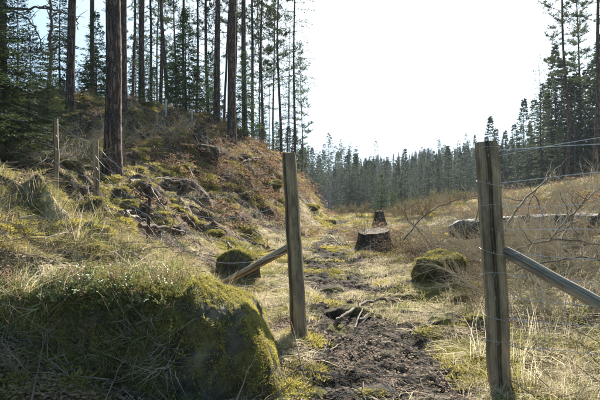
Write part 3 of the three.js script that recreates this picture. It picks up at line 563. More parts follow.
function pineProto(seed, o) {
  const r = rng(seed), g = new THREE.Group(), pts = trunkPts(o.H, r, o.wob ?? 0.2, 26), tr = new Bag(), br = new Bag(), cr = new Bag();
  tr.tube(pts, (t, l) => o.R * (1 - 0.8 * t) + 0.4 * o.R * Math.exp(-Math.max(0, l - 0.35) * 2.5), 16, { rough: (a, l) => 1 + 0.04 * N2(Math.cos(a) * 3 + 9, Math.sin(a) * 3 + l * 0.8, seed) });
  for (let k = 0; k < (o.stubs ?? 10); k++) { const yy = (0.12 + (o.base - 0.1) * r()) * o.H, a = r() * 6.28, L = 0.2 + 1.2 * r() * r(), p0 = along(pts, yy), q = p0.clone().add(V(Math.cos(a) * L, -0.1 * L, Math.sin(a) * L)); const db = new Bag(); db.tube([p0, p0.clone().lerp(q, 0.5).add(V(0, 0.06 * L, 0)), q, q.clone().add(V(Math.cos(a + 0.7) * L * 0.3, -0.12 * L, Math.sin(a + 0.7) * L * 0.3))], (t) => 0.018 * (1 - 0.75 * t), 5); mesh('dead_branch', db.geo(), M.twig, g); }
  const nb = o.limbs ?? 34;
  for (let k = 0; k < nb; k++) {
    const t = (k + r()) / nb, yy = o.H * lerp(o.base, 0.99, t), a = k * 2.4 + r(), L = o.W * (0.45 + 0.7 * r()) * Math.sqrt(Math.max(0.08, 1 - t)) * (t < 0.25 ? 0.75 : 1), p0 = along(pts, yy), el = lerp(0.0, 0.7, t) + (r() - 0.4) * 0.35, d = V(Math.cos(a) * Math.cos(el), Math.sin(el), Math.sin(a) * Math.cos(el)), bp = [p0];
    let q = p0, dd = d.clone(); for (let s = 0; s < 5; s++) { dd = dd.clone().add(V(r() - 0.5, (r() - 0.42) * 0.7, r() - 0.5).multiplyScalar(0.45)).normalize(); q = q.clone().addScaledVector(dd, L / 5); bp.push(q); }
    br.tube(bp, (s) => Math.max(0.006, 0.02 * L * (1 - 0.85 * s)), 5);
    const nt = Math.round(5 + L * 5);
    for (let s = 0; s < nt; s++) {
      const f = 0.35 + 0.65 * (s + r()) / nt, c = along2(bp, f), a2 = r() * 6.28, tl = 0.2 + 0.5 * r(), d2 = V(Math.cos(a2), 0.2 + 0.5 * r(), Math.sin(a2)).addScaledVector(d, 0.5).normalize();
      br.tube([c, c.clone().addScaledVector(d2, tl * 0.5).add(V(0, -0.03, 0)), c.clone().addScaledVector(d2, tl)], () => 0.005, 3);
      for (const u of [0.55, 0.8, 1]) { const e = c.clone().addScaledVector(d2, tl * u); const j0 = 0.8 + 0.4 * r(); for (let w = 0; w < o.needles; w++) { const b3 = r() * 6.28, v = V(Math.cos(b3), r() * 1.4 - 0.3, Math.sin(b3)).addScaledVector(d2, 0.7).normalize(); cr.col = [j0, j0, j0]; cr.blade(e.x, e.y, e.z, v.x, v.y, v.z, o.len * (0.6 + 0.7 * r()), o.w, r() - 0.5, 0.5, r() - 0.5); } }
    }
  }
  mesh('trunk', tr.geo(), M.pine, g); mesh('crown', ...both(br, cr, M.needlePine), g);
  g.userData.R = o.R; return g;
}
const NEAR = { step: 0.03, len: 0.07, w: 0.010, fan: 1.1, lift: 0.12, hang: 0.12 };
const MID = { step: 0.09, len: 0.21, w: 0.025, fan: 0.9, lift: 0.0, hang: 0.25 };
const FAR = { step: 0.16, len: 0.38, w: 0.085, fan: 0.9, lift: -0.05, hang: 0.3 };
const proto = {
  pine: [1, 2, 3].map((s) => pineProto(300 + s, { H: 23 + s, R: 0.2, base: 0.5 + 0.04 * s, W: 2.6, limbs: 38, stubs: 12, needles: 13, len: 0.18, w: 0.018, wob: 0.32 })),
  airy: [1, 2, 3, 4].map((s) => spruceProto(320 + s, { ...MID, H: 20 + s, R: 0.13, base: 0.07 + 0.06 * s, W: 2.3, gap: 0.5, ring: 4, skip: 0.2, fill: 0.8, twigGap: 0.17, twigMax: 0.6, bark: M.spruce, leaf: M.needlePine, stubs: 22, wob: 0.25, bare: 0.25, pow: 0.6, low: -0.3 })),
  scots: [1, 2, 3, 4].map((s) => pineProto(310 + s, { H: 18 + s, R: 0.12, base: 0.16 + 0.07 * s, W: 1.9, limbs: 52, stubs: 5, needles: 8, len: 0.2, w: 0.017, wob: 0.5 })),
  young: [1, 2, 3].map((s) => spruceProto(340 + s, { ...NEAR, H: 2.6 + 0.3 * s, R: 0.035, base: 0.05, W: 0.95, gap: 0.15, ring: 5, fill: 0.95, twigGap: 0.065, twigMax: 0.26, bark: M.spruce, leaf: M.needleDark, wob: 0.04, low: -0.1 })),
  thicket: [1, 2].map((s) => spruceProto(350 + s, { ...MID, len: 0.2, step: 0.07, w: 0.03, H: 5 + s, R: 0.07, base: 0.06, W: 1.5, gap: 0.26, ring: 5, fill: 0.92, twigGap: 0.12, twigMax: 0.42, bark: M.spruce, leaf: M.needleYoung, wob: 0.06, low: -0.2 })),
  spruce: [1, 2, 3, 4].map((s) => spruceProto(360 + s, { ...FAR, H: 15 + 0.7 * s, R: 0.16, base: 0.10 + 0.05 * (s % 3), W: 2.0 + 0.15 * s, gap: 0.5, ring: 6, skip: 0.06, fill: 0.92, twigGap: 0.27, twigMax: 0.75, bark: M.farbark, leaf: M.needleFar, wood: false, seg: 6, trunkN: 6, low: -0.35 })),
  bare: [1, 2, 3].map((s) => spruceProto(370 + s, { ...FAR, H: 16 + s, R: 0.15, base: 0.5 + 0.05 * s, W: 1.7, gap: 0.6, ring: 4, skip: 0.25, fill: 0.8, twigGap: 0.32, twigMax: 0.6, bark: M.farbark, leaf: M.needleFar, wood: false, seg: 6, trunkN: 8, stubs: 14 })),
};
for (const k in proto) for (const g of proto[k]) g.userData.tris = g.children.reduce((a, m) => a + m.geometry.index.count / 3, 0);
const tr = rng(9);
function tree(kind, v, name, label, pos, o = {}) {
  const src = proto[kind][v % proto[kind].length], g = src.clone(); g.name = numbered(name); scene.add(g); g.position.copy(pos).add(V(0, -0.05, 0)); g.rotation.y = o.turn ?? tr() * 6.28;
  const s = o.s ?? 1, w = o.r ? o.r / src.userData.R : s; g.scale.set(w, s, w); if (o.lean) g.rotation.z = o.lean;
  return tag(g, label, o.category ?? 'tree', o.group);
}
// pines of the wood on the bank: [pixel, distance, trunk radius, kind, variant, label, lean]
const G1 = 'slender trees of the wood on the bank';
const bank = [
  [112, 12.4, 0.21, 'pine', 0, 'thick pine trunk with furrowed bark standing on the mossy bank', 0.0],
  [123.5, 19, 0.16, 'pine', 1, 'straight pine close behind the thick furrowed trunk', 0.0],
  [232, 21.5, 0.19, 'pine', 2, 'tall dark pine at the brow above the bracken slope', 0.0],
  [2, 13.6, 0.17, 'pine', 1, 'pine rising out of the dark young spruces', 0.02],
  [70, 17, 0.145, 'pine', 2, 'grey pine leaning slightly uphill of the wooden fence posts', 0.035],
  [93, 26, 0.13, 'pine', 0], [142, 24, 0.15, 'pine', 2], [217, 26, 0.17, 'pine', 0], [245, 27, 0.15, 'pine', 1, null, 0.03],
  [151, 32, 0.10, 'airy', 0], [160.5, 30, 0.115, 'airy', 1], [168, 29, 0.125, 'airy', 2], [185, 33, 0.11, 'airy', 3], [196, 35, 0.11, 'airy', 0], [209, 33, 0.12, 'airy', 1], [224, 36, 0.1, 'airy', 2],
  [253, 32, 0.11, 'airy', 3, null, 0.02], [262, 33, 0.10, 'airy', 0, null, 0.02], [282, 34, 0.105, 'airy', 1, null, 0.015], [294, 36, 0.11, 'airy', 2, null, 0.015], [274, 42, 0.1, 'airy', 3], [287, 46, 0.09, 'airy', 0],
  [238, 40, 0.11, 'airy', 2], [133, 34, 0.11, 'airy', 2], [-20, 22, 0.15, 'pine', 1], [-45, 30, 0.14, 'airy', 0], [-70, 18, 0.17, 'pine', 2], [176, 44, 0.11, 'airy', 1], [118, 46, 0.11, 'airy', 0], [155, 50, 0.12, 'airy', 3], [258, 50, 0.11, 'airy', 2], [300, 55, 0.10, 'airy', 1], [190, 56, 0.12, 'airy', 0], [140, 60, 0.12, 'airy', 2], [215, 62, 0.12, 'airy', 0], [245, 64, 0.12, 'airy', 3], [270, 66, 0.12, 'airy', 1], [290, 70, 0.11, 'airy', 3], [165, 70, 0.12, 'airy', 1], 
];
for (const [px, D, R, kind, v, label, lean] of bank) {
  const pine = kind === 'pine', soft2 = kind === 'airy' && Math.round(px + D) % 3 !== 0;
  tree(soft2 ? 'scots' : kind, v, 'pine_tree', label ?? (pine ? 'straight bare pine trunk in the wood on the bank' : soft2 ? 'slender pine with needle tufts along its stem in the bank wood' : 'slender conifer with sparse side branches in the bank wood'), at(px, D), { r: R, s: 0.92 + 0.16 * tr(), lean: lean ?? (tr() - 0.5) * 0.045, group: label ? null : pine ? 'bare pine trunks in the wood on the bank' : soft2 ? 'needle tufted pines of the bank wood' : G1 });
}
{
  const r = rng(88);
  for (let k = 0; k < 26; k++) { const px = 76 + k * 8.9 + 8 * r(), D = 44 + 34 * r(); tree('spruce', Math.floor(r() * 4), 'spruce_tree', 'green spruce filling the gaps deep in the bank wood', at(px, D), { s: (0.42 + 0.36 * r()) * D / 60, group: 'spruces deep in the bank wood' }); }
}
// young spruces
for (const [px, D, s, v, kind, label] of [
  [6, 9.6, 1.1, 0, 'young', 'bushy dark young spruce below the wood, largest of its clump'], [30, 10.4, 0.95, 1, 'young', 'dark young spruce in the clump behind the fence posts'], [-22, 9, 1.2, 2, 'young', 'dark young spruce in the clump behind the fence posts'], [48, 11.6, 0.7, 2, 'young', 'dark young spruce in the clump behind the fence posts'], [18, 12.5, 1.2, 1, 'young', 'dark young spruce in the clump behind the fence posts'], [-40, 11.5, 1.25, 0, 'young', 'dark young spruce in the clump behind the fence posts'],
  [80, 15.5, 0.55, 0, 'young', 'little green spruce between the grey pine and the thick trunk'], [62, 14, 0.5, 2, 'young', 'little spruce seedling uphill of the fence posts'],
  [186, 22, 0.75, 0, 'thicket', 'dense dark young spruce on the brow of the bank'], [148, 23, 0.36, 1, 'thicket', 'low spreading spruce on the brow between pine trunks'], [244, 24.5, 0.62, 1, 'thicket', 'light green young spruce beside the tall dark pine'], [208, 27, 0.7, 0, 'thicket', 'young spruce among thin trunks at the brow'], [176, 28, 0.6, 1, 'thicket', 'young spruce among thin trunks at the brow'], [96, 24, 0.75, 0, 'thicket', 'young spruce shaded by the wood behind the thick trunk'], [60, 22, 0.7, 1, 'thicket', 'young spruce shaded by the wood behind the grey pine'], [276, 36, 0.6, 0, 'thicket', 'young spruce at the corner of the bank wood'], [262, 38, 0.7, 1, 'thicket', 'young spruce at the corner of the bank wood'],
  [381, 26, 0.38, 0, 'thicket', 'lone little spruce standing in the open clearing'], [393, 32, 0.3, 1, 'thicket', 'tiny spruce behind the lone clearing spruce'],
]) tree(kind, v, 'young_spruce', label, at(px, D), { s, group: /clump|corner|thin trunks/.test(label) && !/largest/.test(label) ? 'young spruces ' + (label.includes('clump') ? 'by the fence' : label.includes('corner') ? 'at the wood corner' : 'at the brow') : null });
// tall trees beyond the fallen trunk
for (const [px, D, R, kind, v, lean, s] of [[566, 40, 0.15, 'scots', 2, 0.03, 1.15], [593, 36, 0.16, 'scots', 3, 0.035, 1.2], [579, 52, 0.15, 'scots', 1, 0.02, 1.3], [541, 50, 0.1, 'airy', 0, 0.01, 0.72], [610, 44, 0.16, 'pine', 2, 0.02, 1], [630, 38, 0.17, 'pine', 0, 0, 1], [655, 46, 0.17, 'pine', 1, 0, 1]])
  tree(kind, v, 'pine_tree', 'tall thin pine above the fallen trunk', at(px, D), { r: R, s, lean, turn: 0.4 * v, group: 'tall pines beyond the fallen trunk' });
{
  const r = rng(55), G = 'dense spruces beyond the fallen trunk';
  for (const [px, D, s] of [[555, 58, 1.02], [524, 70, 0.98], [534, 74, 0.96], [543, 66, 0.95], [490, 84, 1.0], [496, 90, 0.95], [562, 54, 1.0], [572, 60, 1.0], [585, 58, 0.9], [600, 56, 1.0], [590, 66, 1.05], [578, 70, 1.05], [566, 68, 1.05], [610, 60, 1.1], [551, 72, 1.05], [514, 80, 0.8], [505, 86, 0.75], [625, 58, 1.2], [640, 66, 1.3], [660, 62, 1.3], [598, 76, 1.4], [570, 80, 1.3], [530, 62, 0.6], [547, 56, 0.7], [575, 50, 0.8], [603, 48, 0.85], [560, 48, 0.5]])
    tree(r() < 0.8 ? 'spruce' : 'bare', Math.floor(r() * 4), 'spruce_tree', 'dark tall spruce crowded beyond the fallen trunk', at(px, D), { s: s * (0.96 + 0.08 * r()), group: G });
}
// the forest that closes the valley
{
  const r = rng(66), top = curve([300, 148], [320, 157], [340, 150], [370, 157], [400, 160], [420, 154], [440, 150], [470, 144], [490, 146], [520, 140], [600, 130]);
  let n = 0;
  for (let row = 0; row < 9; row++) for (let k = 0; k < 34; k++) {
    const D = 82 + row * 13 + 9 * r(), px = 300 + (k + r()) * 7.2 - 6; if (px > 520 && row < 2) continue;
    const p = at(px, D), want = EYE + (200 - top(px)) / FOC * D - p.y;                       // crowns reach the valley's even skyline at most
    if (N2(px * 0.045, row * 0.5, 44) < -0.32) continue;
    const tall = clamp(want * (0.5 + 0.5 * Math.sqrt(r()) + 0.012 * row + (r() < 0.05 ? 0.22 : 0)), 6, 24);
    const bare = r() < (px < 345 ? 0.55 : 0.22);
    tree(bare ? 'bare' : 'spruce', Math.floor(r() * 4), 'forest_spruce', bare ? 'tall bare stemmed spruce in the forest closing the valley' : 'blue green spruce in the forest closing the valley', p, { s: tall / 16.5, r: 0.16 * tall / 16.5 * (0.8 + 0.3 * r()), group: bare ? 'bare stemmed spruces of the valley forest' : 'spruces of the valley forest' }); n++;
    if (n >= 290) break;
  }
  // far hilltop wood: one mass
  const low = (sd) => { const r = rng(sd), b = new Bag(); for (let k = 0; k < 420; k++) { const t = Math.pow(r(), 0.8), a = r() * 6.28, L = 2.2 * (1 - t) * (0.5 + 0.5 * r()) + 0.2; b.blade(Math.cos(a) * L * 0.25, 2 + 13 * t, Math.sin(a) * L * 0.25, Math.cos(a) * 0.95, -0.3, Math.sin(a) * 0.95, L * 0.85, 0.3, r() - 0.5, 1, r() - 0.5); } b.tube([V(0, -1, 0), V(0, 14, 0)], () => 0.15, 4); return b.geo(); };
  scatter('far_wood', 'distant wooded hill behind the valley forest', 'wood', [low(1), low(2)], M.needleFar, 900, 301, (q) => {
    const D = 205 + 240 * q(), x = rayX(300 + 330 * q() - 20, D); return { p: V(x, H(x, -D), -D), s: 0.7 + 0.4 * q(), c: [0.8 + 0.4 * q(), 0.8 + 0.4 * q(), 0.9] };
  });
}

// ---------------------------------------------------------------- fallen trunk, stumps, logs, branches
function deadBranch(name, label, pts, r0, r1, mat = M.deadwood, forks = 3, seed = 1, category = 'branch', group) {
  const r = rng(seed), o = pts[0].clone(), q = smooth(pts.map((p) => rel(o, p)), Math.max(10, pts.length * 6)), g = thing(name, label, category, o, group), b = new Bag();
  b.tube(q.map((p, i) => p.clone().add(V(N2(i * 0.5, seed, 1), N2(i * 0.5, seed, 2), N2(i * 0.5, seed, 3)).multiplyScalar(1.3 * r0))), (t) => lerp(r0, r1, t) * (group ? 1 : 0.75), 8, { cap: true, girth: Math.max(0.1, 6.28 * r0), u: r(), rough: (a, l) => 1 + 0.16 * N2(a * 1.2 + seed, l * 9, seed) }); mesh('stem', b.geo(), mat, g);
  for (let k = 0; k < forks; k++) {
    const c = along2(q, 0.25 + 0.65 * r()), d = V(r() - 0.5, r() * 0.7, r() - 0.5).normalize(), L = (0.15 + 0.3 * r()) * Math.min(1.4, o.distanceTo(pts[pts.length - 1].clone())) , tb = new Bag(), tp = [c];
    for (let s = 0; s < 4; s++) tp.push(tp[s].clone().add(d.clone().add(V(r() - 0.5, r() - 0.5, r() - 0.5).multiplyScalar(0.7)).normalize().multiplyScalar(L / 4)));
    tb.tube(tp, (t) => Math.max(0.002, r1 * 0.8 * (1 - 0.7 * t)), 5); mesh('side_twig', tb.geo(), mat, g);
  }
  return g;
}
{ // fallen trunk across the right-hand side
  const a = P(449, 231, 10.6), b = P(600, 224, 9.7).add(V(0, 0, 0)), c = a.clone().lerp(b, 2.1), o = a.clone(); o.y = H(o.x, o.z);
  const g = thing('fallen_log', 'pale barked fallen trunk lying across the brushwood', 'log', o), bag = new Bag(), pts = [];
  for (let k = 0; k <= 70; k++) { const t = k / 70; pts.push(rel(o, a.clone().lerp(c, t).add(V(0, 0.04 * Math.sin(t * 7), 0.05 * Math.sin(t * 5))))); }
  bag.tube(pts, (t) => (0.205 + 0.02 * t) * (0.55 + 0.45 * sst(0, 0.035, t)), 22, { cap: true, girth: 1.1, rough: (an, l) => 1 + 0.16 * N2(Math.cos(an) * 2, Math.sin(an) * 2 + l * 1.6, 4) + 0.10 * N2(an * 3, l * 7, 5) });
  for (let k = 0; k < bag.c.length / 3; k++) { const x = bag.p[k * 3], y = bag.p[k * 3 + 1], z = bag.p[k * 3 + 2], s = sst(-0.12, 0.1, fbm(x * 2.2, y * 5 + z * 5, 91, 3)); const col = mix([0.075, 0.056, 0.042], [0.21, 0.175, 0.14], s); bag.c[k * 3] = col[0]; bag.c[k * 3 + 1] = col[1]; bag.c[k * 3 + 2] = col[2]; }
  mesh('bark', bag.geo(true), M.birch, g);
  const r = rng(14);
  for (let k = 0; k < 9; k++) { const p = along2(pts, 0.05 + 0.75 * r()), an = 0.6 + r() * 1.9, L = 0.3 + 0.9 * r(), tb = new Bag(), d = V(r() - 0.5, Math.sin(an), Math.cos(an)), tp = [p]; for (let s = 0; s < 5; s++) tp.push(tp[s].clone().addScaledVector(d.clone().add(V(r() - 0.5, r() - 0.6, r() - 0.5).multiplyScalar(0.8)).normalize(), L / 5)); tb.tube(tp, (t) => 0.022 * (1 - 0.8 * t), 6); mesh('limb', tb.geo(), M.deadwood, g); }
}
function stump(label, pos, R, h, seed, o = {}) { // flared butt, sawn top
  const g = thing('tree_stump', label, 'stump', pos), b = new Bag(), pts = []; for (let k = 0; k <= 14; k++) pts.push(V(0.05 * k / 14 * R, -0.2 + (h + 0.2) * k / 14, 0));
  b.tube(pts, (t) => R * (0.8 + (o.flare ?? 0.75) * Math.exp(-Math.max(0, t * (h + 0.2) - 0.12) * (o.rate ?? 4.5) / Math.max(0.3, h))), 30, { rough: (a, l, t) => 1 + (0.34 * N2(Math.cos(a) * 2.2 + seed, Math.sin(a) * 2.2, seed) + 0.07 * N2(a * 3, l * 8, seed)) * (1.4 - t), girth: 1.6 });
  mesh('bark', b.geo(), o.mat ?? M.spruce, g);
  const c = new Bag(), r = rng(seed), ring = [], top = c.vert(0.05 * R, h + 0.015, 0, 0.5, 0.5); for (let s = 0; s < 30; s++) { const a = s / 30 * 6.283, q = R * 0.83 * (1 + 0.09 * N2(Math.cos(a) * 2.2 + seed, Math.sin(a) * 2.2, seed)); ring.push(c.vert(0.05 * R + Math.cos(a) * q, h + 0.01 + 0.03 * r(), Math.sin(a) * q, 0.5 + 0.5 * Math.cos(a), 0.5 + 0.5 * Math.sin(a))); } for (let s = 0; s < 30; s++) c.i.push(top, ring[(s + 1) % 30], ring[s]);
  mesh('cut_face', c.geo(), M.cut, g); return g;
}
stump('broad cut stump beside the path with a pale flat top', at(374, 12.2).add(V(0, -0.05, 0)), 0.44, 0.52, 5, { flare: 0.9, rate: 3 }).rotation.set(0.1, 0.4, 0.1);
stump('tapering stump standing alone in the far clearing', at(380, 19).add(V(0, -0.02, 0)), 0.15, 0.66, 6, { flare: 2.8, rate: 1.9 }).rotation.z = 0.06;
stump('small dark stump low on the mossy bank', hit(176, 238, 6), 0.12, 0.16, 7);
stump('old stump at the brow near the low spreading spruce', at(200, 19), 0.26, 0.55, 8, { flare: 1.2 });
{ // upturned root plate at the brow
  const p = at(205, 17.5), g = thing('root_plate', 'upturned root plate of a blown tree at the brow', 'roots', p), b = new Bag(), r = rng(18);
  const soil = mesh('soil', rockGeo(0.5, 0.42, 0.22, 33, { detail: 12, amp: 2, color: [0.10, 0.07, 0.05], color2: [0.15, 0.095, 0.06] }), M.rock, g); soil.position.set(0, 0.32, 0);
  for (let k = 0; k < 16; k++) { const a = r() * 6.28, d = V(Math.cos(a), Math.sin(a) * 0.8 + 0.3, 0.3 * (r() - 0.3)).normalize(), tp = [V(0, 0.32, 0.1)]; for (let s = 0; s < 5; s++) tp.push(tp[s].clone().addScaledVector(d.clone().add(V(r() - 0.5, r() - 0.5, r() - 0.5)).normalize(), 0.18)); const rb = new Bag(); rb.tube(tp, (t) => 0.03 * (1 - 0.8 * t), 6); mesh('root', rb.geo(), M.twig, g); }
}
const lie = (px, py, up = 0.02) => { const p = hit(px, py, 2.2); p.y += up; return p; };
// branches and roots lying on and beside the path
deadBranch('fallen_branch', 'dark bowed branch lying across the muddy path', [lie(337, 325, 0.03), lie(352, 316, 0.06), lie(372, 307, 0.07), lie(396, 303, 0.03)], 0.03, 0.022, M.deadwood, 0, 31);
deadBranch('fallen_branch', 'pale peeled stick stepping down the path below the bowed branch', [lie(355, 330, 0.02), lie(359, 320, 0.05), lie(364, 311, 0.05)], 0.012, 0.009, M.deadwood, 1, 32);
deadBranch('fallen_branch', 'long low root half buried across the path beyond the pale stick', [lie(358, 321, 0.0), lie(380, 315, 0.03), lie(402, 313, 0.02), lie(446, 316, 0.0)], 0.03, 0.025, M.deadwood, 0, 33);
deadBranch('fallen_branch', 'straight pale pole lying on the ground behind the leaning post', [lie(303, 263, 0.03), lie(322, 263, 0.03), lie(344, 262, 0.03)], 0.025, 0.02, M.deadwood, 0, 34);
deadBranch('fallen_branch', 'forked white branch on the slope foot beside the broad stump', [lie(330, 240, 0.12), lie(336, 245, 0.1), lie(346, 252, 0.03)], 0.022, 0.012, M.deadwood, 2, 35);
deadBranch('fallen_branch', 'thin stick beside the mud near the big boulder', [lie(330, 352, 0.01), lie(345, 346, 0.03), lie(360, 349, 0.01)], 0.009, 0.005, M.deadwood, 1, 36);
deadBranch('fallen_branch', 'short stick on mud in front of the thick post', [lie(438, 372, 0.01), lie(446, 384, 0.02), lie(452, 392, 0.01)], 0.008, 0.004, M.deadwood, 1, 37);
deadBranch('fallen_branch', 'forked bleached branch standing out of the brambles', [P(432, 250, 10), P(420, 232, 10), P(407, 218, 10.1), P(404, 206, 10.2)], 0.025, 0.01, M.deadwood, 4, 38);
deadBranch('fallen_branch', 'arching grey branch leaning from the brambles to the fallen trunk', [P(404, 240, 9.6), P(425, 215, 9.8), P(455, 201, 10), P(488, 197, 10.2)], 0.022, 0.008, M.deadwood, 5, 39);
deadBranch('fallen_branch', 'slanting dead limb rising past the fence wires', [P(498, 240, 8), P(520, 205, 8.4), P(546, 180, 8.8), P(556, 172, 9)], 0.03, 0.012, M.deadwood, 5, 40);
deadBranch('fallen_branch', 'slanting dead limb leaning over the fallen trunk', [P(545, 246, 8), P(562, 225, 8), P(580, 206, 8.2), P(600, 188, 8.4)], 0.03, 0.012, M.deadwood, 5, 41);
deadBranch('fallen_branch', 'low arched grey branch behind the sloping rail', [P(512, 252, 6.2), P(540, 242, 6), P(575, 241, 5.8), P(612, 248, 5.6)], 0.02, 0.01, M.deadwood, 5, 42);
deadBranch('fallen_branch', 'grey branch trailing below the sloping rail', [P(515, 270, 6), P(550, 262, 5.8), P(590, 258, 5.6), P(620, 270, 5.4)], 0.015, 0.008, M.deadwood, 5, 43);
{ // sticks, roots and turf ledges strewn between path and brambles
  const r = rng(71);
  for (let k = 0; k < 26; k++) { const a = 306 + 165 * r(), b = 252 + 118 * r() * r() + 6, l = (10 + 26 * r()) * (b - 190) / 110, t = (r() - 0.5) * 1.7, n = lie(a, b, 0.015), e = lie(a + l * Math.cos(t), b + 0.5 * l * Math.sin(t), 0.012), m = n.clone().lerp(e, 0.5); m.y = H(m.x, m.z) + 0.03 + 0.05 * r(); deadBranch('loose_stick', 'grey stick lying in the trodden grass along the path', [n, m, e], 0.006 + 0.016 * r() * r(), 0.004, r() < 0.6 ? M.deadwood : M.twig, r() < 0.5 ? 2 : 0, 600 + k, 'stick', 'sticks strewn along the path'); }
  for (const [px, py, w] of [[350, 312, 0.3], [372, 300, 0.34], [424, 318, 0.4], [405, 300, 0.3], [455, 322, 0.26], [330, 290, 0.25], [395, 276, 0.3], [470, 300, 0.3], [420, 285, 0.26], [340, 330, 0.18]]) { const p = hit(px, py, 3); mossyRock('low dark turf hummock beside the trodden path', p.add(V(0, -0.02, 0)), w * (0.8 + 0.5 * r()), 0.06 + 0.05 * r(), 0.12 + 0.08 * r(), (r() - 0.5) * 0.8, 900 + px, { name: 'turf_hummock', category: 'hummock', group: 'turf hummocks beside the path', detail: 14, e: 0.9, amp: 3.5, freq: 3, color: [0.07, 0.052, 0.036], color2: [0.20, 0.17, 0.06] }); }
}
{ const r = rng(70), L = [[165, 182, 205, 200], [150, 195, 176, 226], [210, 150, 240, 178], [120, 150, 180, 172], [186, 200, 232, 226], [130, 188, 178, 178], [225, 205, 262, 240], [260, 190, 296, 216], [240, 160, 282, 170], [140, 230, 190, 236], [165, 132, 190, 150], [200, 180, 250, 184]];
  for (let k = 0; k < 26; k++) { const a = 110 + 190 * r(), b = lerp(150, 248, r()), l = 14 + 22 * r(), t = (r() - 0.35) * 1.6; L.push([a, b, a + l * Math.cos(t), b + l * Math.sin(t)]); }
  L.forEach(([a, b, c, d], i) => deadBranch('bank_log', 'grey fallen stick among the moss of the bank', [lie(a, b, 0.06), lie((a + c) / 2, (b + d) / 2, 0.08), lie(c, d, 0.04)], 0.02 + 0.03 * r(), 0.012, r() < 0.5 ? M.deadwood : M.twig, 3, 400 + i, 'branch', 'fallen sticks on the mossy bank')); }
deadBranch('fallen_branch', 'curved bare stem arching out of the grass behind the fence', [lie(60, 226, 0.0), P(57, 214, 7), P(50, 202, 7.1), P(43, 198, 7.2)], 0.012, 0.006, M.deadwood, 1, 44);
deadBranch('dead_limb', 'long bare limb drooping between the pine trunks', [P(3, 9, 13.4), P(22, 9, 13.2), P(40, 8, 13.1), P(66, 14, 13.2), P(76, 18, 13.4), P(78, 30, 13.5)], 0.05, 0.015, M.twig, 6, 45);
deadBranch('dead_limb', 'bowed bare limb hanging over the dark young spruces', [P(4, 10, 13.5), P(20, 14, 13.2), P(33, 25, 13), P(40, 40, 13), P(43, 58, 13)], 0.04, 0.015, M.twig, 5, 46);
deadBranch('dead_limb', 'crooked thin dead stem leaning beside the pine', [at(50, 15), P(48, 110, 15), P(51, 60, 15), P(50, 40, 15), P(52, 25, 15), P(49, -10, 15), P(50, -60, 15)], 0.07, 0.04, M.twig, 9, 47);
for (const [px, py, h, D] of [[166, 128, 0.6, 20], [192, 121, 0.55, 21.5]]) { const p = at(px, D), b = new Bag(); b.tube([V(0, -0.1, 0), V(0, 0.4, 0), V(0.01, h + 0.15, 0)], () => 0.05, 14, { cap: true }); const g = thing('tree_shelter', 'pale plastic tree shelter tube at the brow', 'tree guard', p, 'tree shelters at the brow'); mesh('tube', b.geo(), M.tubeplastic, g); const s = new Bag(); s.tube([V(0.06, -0.2, 0), V(0.06, h + 0.05, 0)], () => 0.014, 6, { cap: true }); mesh('stake', s.geo(), M.cut, g); }

// ---------------------------------------------------------------- shrubs
function shrubProto(seed, o) {
  const r = rng(seed), g = new THREE.Group(), b = new Bag(), lf = new Bag();
  const grow2 = (p, d, L, rad, n) => {
    const pts = [p]; let q = p, dd = d;
    for (let k = 0; k < 5; k++) { dd = dd.clone().add(V(r() - 0.5, (r() - 0.5) * 0.7 - (o.droop ?? 0) * (k / 5), r() - 0.5).multiplyScalar(o.kink ?? 0.5)).normalize(); q = q.clone().addScaledVector(dd, L / 5); pts.push(q);
      if (n > 0 && k > 0) for (let m = 0; m < (o.forks ?? 1.4); m++) if (r() < 0.8) grow2(q, dd.clone().add(V(r() - 0.5, r() - 0.35, r() - 0.5).multiplyScalar(1.5)).normalize(), L * (0.4 + 0.25 * r()), rad * 0.55, n - 1);
      if (n === 0 && o.leaves) for (let m = 0; m < o.leaves; m++) { const f = r() * 6.28; lf.blade(q.x, q.y, q.z, Math.cos(f), r() * 0.9 - 0.2, Math.sin(f), o.leafLen * (0.6 + 0.7 * r()), o.leafLen * 0.25, r() - 0.5, 0.8, r() - 0.5); } }
    b.tube(pts, (t) => Math.max(0.0012, rad * (1 - 0.6 * t)), rad > 0.006 ? 5 : 3);
  };
  for (let s = 0; s < o.stems; s++) { const a = r() * 6.28; grow2(V((r() - 0.5) * o.spread, -0.03, (r() - 0.5) * o.spread), V(Math.cos(a) * o.lean, 0.9, Math.sin(a) * o.lean).normalize(), o.L * (0.6 + 0.6 * r()), o.rad, o.depth); }
  mesh('twigs', b.geo(), o.mat, g); if (lf.i.length) mesh('leaves', lf.geo(), o.leafMat, g); return g;
}
const bramMat = dull({ color: lin(0.17, 0.11, 0.075) }), greyTwig = dull({ color: lin(0.42, 0.355, 0.25) }), willMat = std({ color: lin(0.22, 0.165, 0.075) });
const leafBrown = leafy(0.24, 0.155, 0.08), leafOlive = leafy(0.17, 0.145, 0.06);
const shrubs = {
  bramble: [1, 2, 3].map((s) => shrubProto(500 + s, { stems: 14, spread: 0.7, lean: 1.0, L: 0.9, rad: 0.006, depth: 2, droop: 1.0, forks: 1, mat: bramMat, leaves: 1, leafLen: 0.035, leafMat: leafBrown })),
  brush: [1, 2, 3].map((s) => shrubProto(510 + s, { stems: 11, spread: 0.9, lean: 1.6, L: 1.25, rad: 0.012, depth: 2, droop: 0.35, forks: 1.3, mat: greyTwig, leaves: 0 })),
  willow: [1, 2].map((s) => shrubProto(520 + s, { stems: 18, spread: 0.5, lean: 0.75, L: 1.3, rad: 0.011, depth: 2, kink: 0.35, forks: 1.2, mat: willMat, leaves: 3, leafLen: 0.045, leafMat: leafOlive })),
};
const sr = rng(19);
